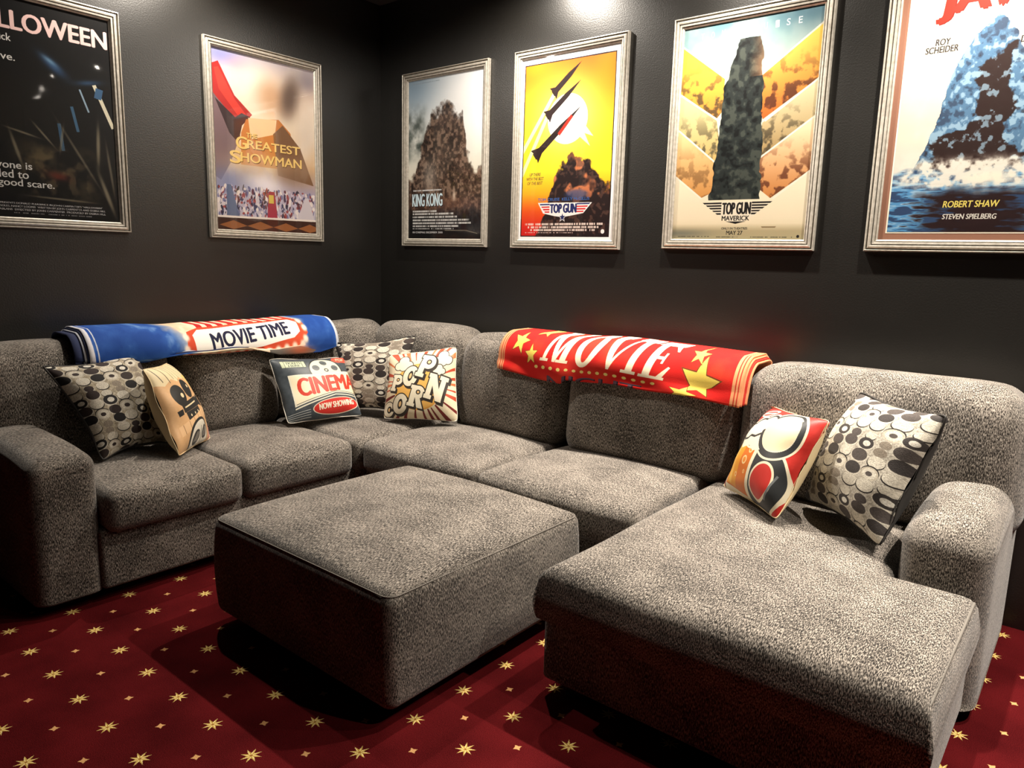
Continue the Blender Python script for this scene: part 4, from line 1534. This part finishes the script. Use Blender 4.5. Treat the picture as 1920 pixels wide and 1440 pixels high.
# ------------------------------------------------------------------ folded blankets over the back cushions
def drape(side, a0, a1, hem, off, seed, na=70, th=.007, back=.985, amp=1.5):
    """sheet over the cushion tops; a along the wall (left wall a = -y); returns V, F, UV"""
    dcen, zcen, rad = .285, .912, .108 + off
    path = []
    for k in range(5): path.append((dcen - .125 - off * .5 + .004 * k, back - .06 + .02 * k))
    for ang in np.linspace(150, 90, 6): path.append((dcen - .07 + .06 * math.cos(math.radians(ang)), zcen + rad * (.55 + .45 * math.sin(math.radians(ang)))))
    for ang in np.linspace(80, 0, 11): path.append((dcen + .035 + rad * math.cos(math.radians(ang)), zcen + rad * math.sin(math.radians(ang))))
    top = np.array(path)
    nt_, nb = len(top), 8
    V = []
    rows = nt_ + nb
    A = np.linspace(a0, a1, na + 1)
    for a in A:
        t = (a - a0) / (a1 - a0)
        zh = np.interp(t, [p for p, _ in hem], [q for _, q in hem])
        end = top[-1]
        pts = list(map(tuple, top)) + [(end[0] + .006 * (k / nb), end[1] + (zh - end[1]) * k / nb) for k in range(1, nb + 1)]
        for k, (d, z) in enumerate(pts):
            s = k / (rows - 1)
            w = float(wob([[a * 6 + seed, s * 3, seed]], 2.2, 8, seed)[0]) + .5 * float(wob([[a * 14, s * 7, seed + 2]], 2.0, 8, seed + 4)[0])
            dd = d + .0055 * amp * w * (.3 + s)
            zz = z + .004 * amp * w
            V.append((dd, -a, zz) if side == 'L' else (a, -dd, zz))
    F, UV = [], []
    for i in range(na):
        for k in range(rows - 1):
            q = [i * rows + k, (i + 1) * rows + k, (i + 1) * rows + k + 1, i * rows + k + 1]
            uvq = [((i + di) / na, 1 - (k + dk) / (rows - 1)) for di, dk in ((0, 0), (1, 0), (1, 1), (0, 1))]
            F.append(q); UV.append(uvq)
    return V, F, UV


def solidify(o, th):
    m = o.modifiers.new('thickness', 'SOLIDIFY')
    m.thickness = th
    m.offset = -1
    m.use_even_offset = False
    return o


def print_blue():
    c = Canvas(1500, 420, (26, 70, 150))
    n = fbm(1500, 420, 14, 5, 101)
    c.paint(np.clip((n - .45) * 3, 0, 1), (60, 110, 190), .8)
    c.paint(np.clip((n - .62) * 5, 0, 1), (150, 180, 220), .8)
    U, Vv = c.U, c.V
    # warm middle field
    lim = .24 + .10 * np.clip(Vv - .3, 0, 1)
    mid = np.clip((U - lim - (n - .5) * .12) * 14, 0, 1) * np.clip((.865 - U - .02 * Vv - (n - .5) * .06) * 24, 0, 1)
    c.paint(mid, (244, 226, 196))
    c.paint(mid * np.clip((fbm(1500, 420, 20, 3, 102) - .5) * 5, 0, 1), (232, 180, 140), .5)
    # striped red canopy on top
    for k in range(10):
        u = .40 + .044 * k
        c.poly([(u, .24), (u + .026, .24), (u + .020, .47), (u - .004, .49)], (196, 36, 34))
    # red bulbs border, white banner
    c.poly([(.345, .50), (.40, .44), (.80, .37), (.845, .42), (.85, .60), (.80, .72), (.70, .78), (.36, .90), (.30, .95), (.32, .74)], (216, 78, 46))
    for k in range(14):
        t = k / 13
        c.soft(.315 + .50 * t, .885 - .17 * t, .013, .013, (255, 240, 220), 1, 0, 2)
    for (u, v) in ((.335, .56), (.327, .68), (.32, .80), (.835, .44), (.842, .54), (.832, .66)):
        c.soft(u, v, .012, .012, (255, 240, 220), 1, 0, 2)
    c.poly([(.362, .54), (.39, .475), (.79, .405), (.82, .46), (.815, .58), (.78, .64), (.39, .79), (.362, .73)], (252, 248, 238))
    def warp(x, y):
        return .43 + .335 * x, .685 - .085 * x - y * .15
    c.text('MOVIE TIME', None, (30, 32, 62), bold=.02, warp=warp)
    c.poly([(.66, .84), (.80, .76), (.88, .90), (.86, 1), (.66, 1)], (110, 106, 100))
    c.soft(.80, .88, .06, .04, (224, 110, 70), .8)
    c.poly([(0, .2), (.012, .2), (.02, 1), (0, 1)], (226, 226, 232)); c.poly([(.022, .2), (.026, .2), (.034, 1), (.029, 1)], (200, 206, 220))
    c.poly([(.985, .2), (1, .2), (1, 1), (.988, 1)], (216, 220, 230))
    return c.mat('print_movie_time', .8, .04, .2, .3)


def print_red():
    c = Canvas(1500, 460, (206, 20, 14))
    n = fbm(1500, 460, 10, 4, 111)
    c.paint(np.clip((n - .42) * 3, 0, 1), (222, 62, 34), .8)
    yel = (244, 214, 96)
    for (u, v, r, ro) in ((.095, .545, .040, .2), (.16, .66, .030, -.1), (.175, .34, .040, .1), (.855, .71, .073, .15), (.835, .46, .034, .1), (.80, .95, .055, .3)):
        c.star(u, v, r * 1.12, (120, 60, 20), rot=ro); c.star(u, v, r, yel, rot=ro)
    cream = (252, 238, 206)
    # MOVIE in slanted roman capitals with serifs
    def L(pts, u0, w, col=cream):
        def M(x, y):
            vb, vt = .72, .34
            v = vb + (vt - vb) * y
            return (u0 + w * x + .035 * y, v + .06 * (u0 - .45))
        for P in pts: c.poly([M(*p) for p in P], col)
    serif = lambda x0, x1, y: [(x0, y), (x1, y), (x1, y + .07), (x0, y + .07)]
    rec = lambda x0, x1: [(x0, 0), (x1, 0), (x1, 1), (x0, 1)]
    glyphs = [
        (.205, .125, [rec(.08, .20), serif(0, .30, 0), serif(0, .26, .93), [(.12, 1), (.36, 1), (.56, .1), (.46, 0)], [(.46, 0), (.56, 0), (.84, 1), (.74, 1)], rec(.70, .92), serif(.58, 1.02, 0), serif(.72, 1.02, .93)]),
        (.350, .105, None),
        (.462, .105, [[(.0, 1), (.32, 1), (.60, .12), (.46, 0)], [(.46, 0), (.56, 0), (.98, 1), (.88, 1)], serif(-.08, .44, .93), serif(.74, 1.08, .93)]),
        (.566, .055, [rec(.28, .74), serif(0, 1, 0), serif(0, 1, .93)]),
        (.632, .105, [rec(.12, .38), serif(0, .9, 0), serif(0, .9, .93), [(.38, .46), (.62, .46), (.62, .54), (.38, .54)], [(.58, .36), (.66, .36), (.66, .64), (.58, .64)], [(.78, .0), (.98, .30), (.90, .32), (.62, .07)], [(.82, 1), (.94, .72), (.86, .72), (.66, .93)]]),
    ]
    for u0, w, g in glyphs:
        if g is None:
            ring = lambda rx, ry: [[(.5 + rx * math.cos(a), .5 + ry * math.sin(a)) for a in np.linspace(0, 6.2832, 40)[:-1]]]
            L(ring(.5, .53), u0, w); L(ring(.22, .42), u0, w, (214, 48, 30))
        else:
            L(g, u0, w)
    for k in range(15):
        t = k / 14
        c.ell(.19 + .50 * t, .795 + .035 * t, .0085, .0085, (248, 222, 130))
    # second word, cut by the fold at the hem
    def warp(x, y):
        return .245 + .40 * x, 1.10 - y * .19
    c.text('NIGHT', None, (36, 26, 40), bold=.02, warp=lambda x, y: (warp(x, y)[0] + .004, warp(x, y)[1] + .01))
    c.text('NIGHT', None, (96, 70, 84), bold=.0, warp=warp)
    for (u0, u1) in ((0, .028), (.968, 1)):
        c.poly([(u0, 0), (u1, 0), (u1, 1), (u0, 1)], (232, 160, 110))
        c.poly([(u0 + .010, 0), (u0 + .014, 0), (u0 + .014, 1), (u0 + .010, 1)], (196, 60, 40))
        c.poly([(u0 + .020, 0), (u0 + .024, 0), (u0 + .024, 1), (u0 + .020, 1)], (196, 60, 40))
    return c.mat('print_movie_night', .8, .04, .2, .3)


M_navy = plain('navy_fleece', lin((30, 40, 74)), 0.9)
M_pale = plain('pale_fleece', lin((214, 216, 224)), 0.9)
M_peach = plain('peach_fleece', lin((228, 150, 104)), 0.9)
M_redf = plain('red_fleece', lin((190, 44, 30)), 0.9)

bl = thing('folded_blanket', 'blue, white and red MOVIE TIME fleece blanket folded over the left sofa back', 'blanket', (.30, -1.44, .90))
hb = [(0, .925), (.18, .905), (.40, .915), (.58, .925), (.70, .872), (.90, .866), (1, .895)]
for i, (e0, e1, dz, mt) in enumerate(((.055, .012, .03, M_navy), (.018, .010, .012, M_pale), (.008, .006, .006, M_navy))):
    V, F, UV = drape('L', 2.14 + e0, .735 - e1, [(t, z + dz) for t, z in hb], .010 + .008 * i, 3, 60)
    solidify(mesh('folded_layer', V, F, mt, bl, UV), .007)
V, F, UV = drape('L', 2.14, .735, hb, .034, 3, 90)
solidify(mesh('printed_layer', V, F, print_blue(), bl, UV), .007)

rb = thing('folded_blanket', 'red fleece blanket reading MOVIE with yellow stars, folded over the right sofa back', 'blanket', (2.2, -.30, .84))
hr = [(0, .850), (.16, .832), (.31, .815), (.33, .838), (.5, .850), (.8, .852), (1, .838)]
for i, (e0, e1, dz, mt) in enumerate(((.026, .022, .012, M_peach), (.016, .014, .008, M_redf), (.008, .007, .004, M_peach))):
    V, F, UV = drape('R', 1.515 - e0, 2.885 + e1, [(t, z + dz) for t, z in hr], .012 + .009 * i, 5, 60)
    solidify(mesh('folded_layer', V, [q[::-1] for q in F], mt, rb, [q[::-1] for q in UV]), .008)
V, F, UV = drape('R', 1.515, 2.885, hr, .040, 5, 90)
solidify(mesh('printed_layer', V, [q[::-1] for q in F], print_red(), rb, [q[::-1] for q in UV]), .008)
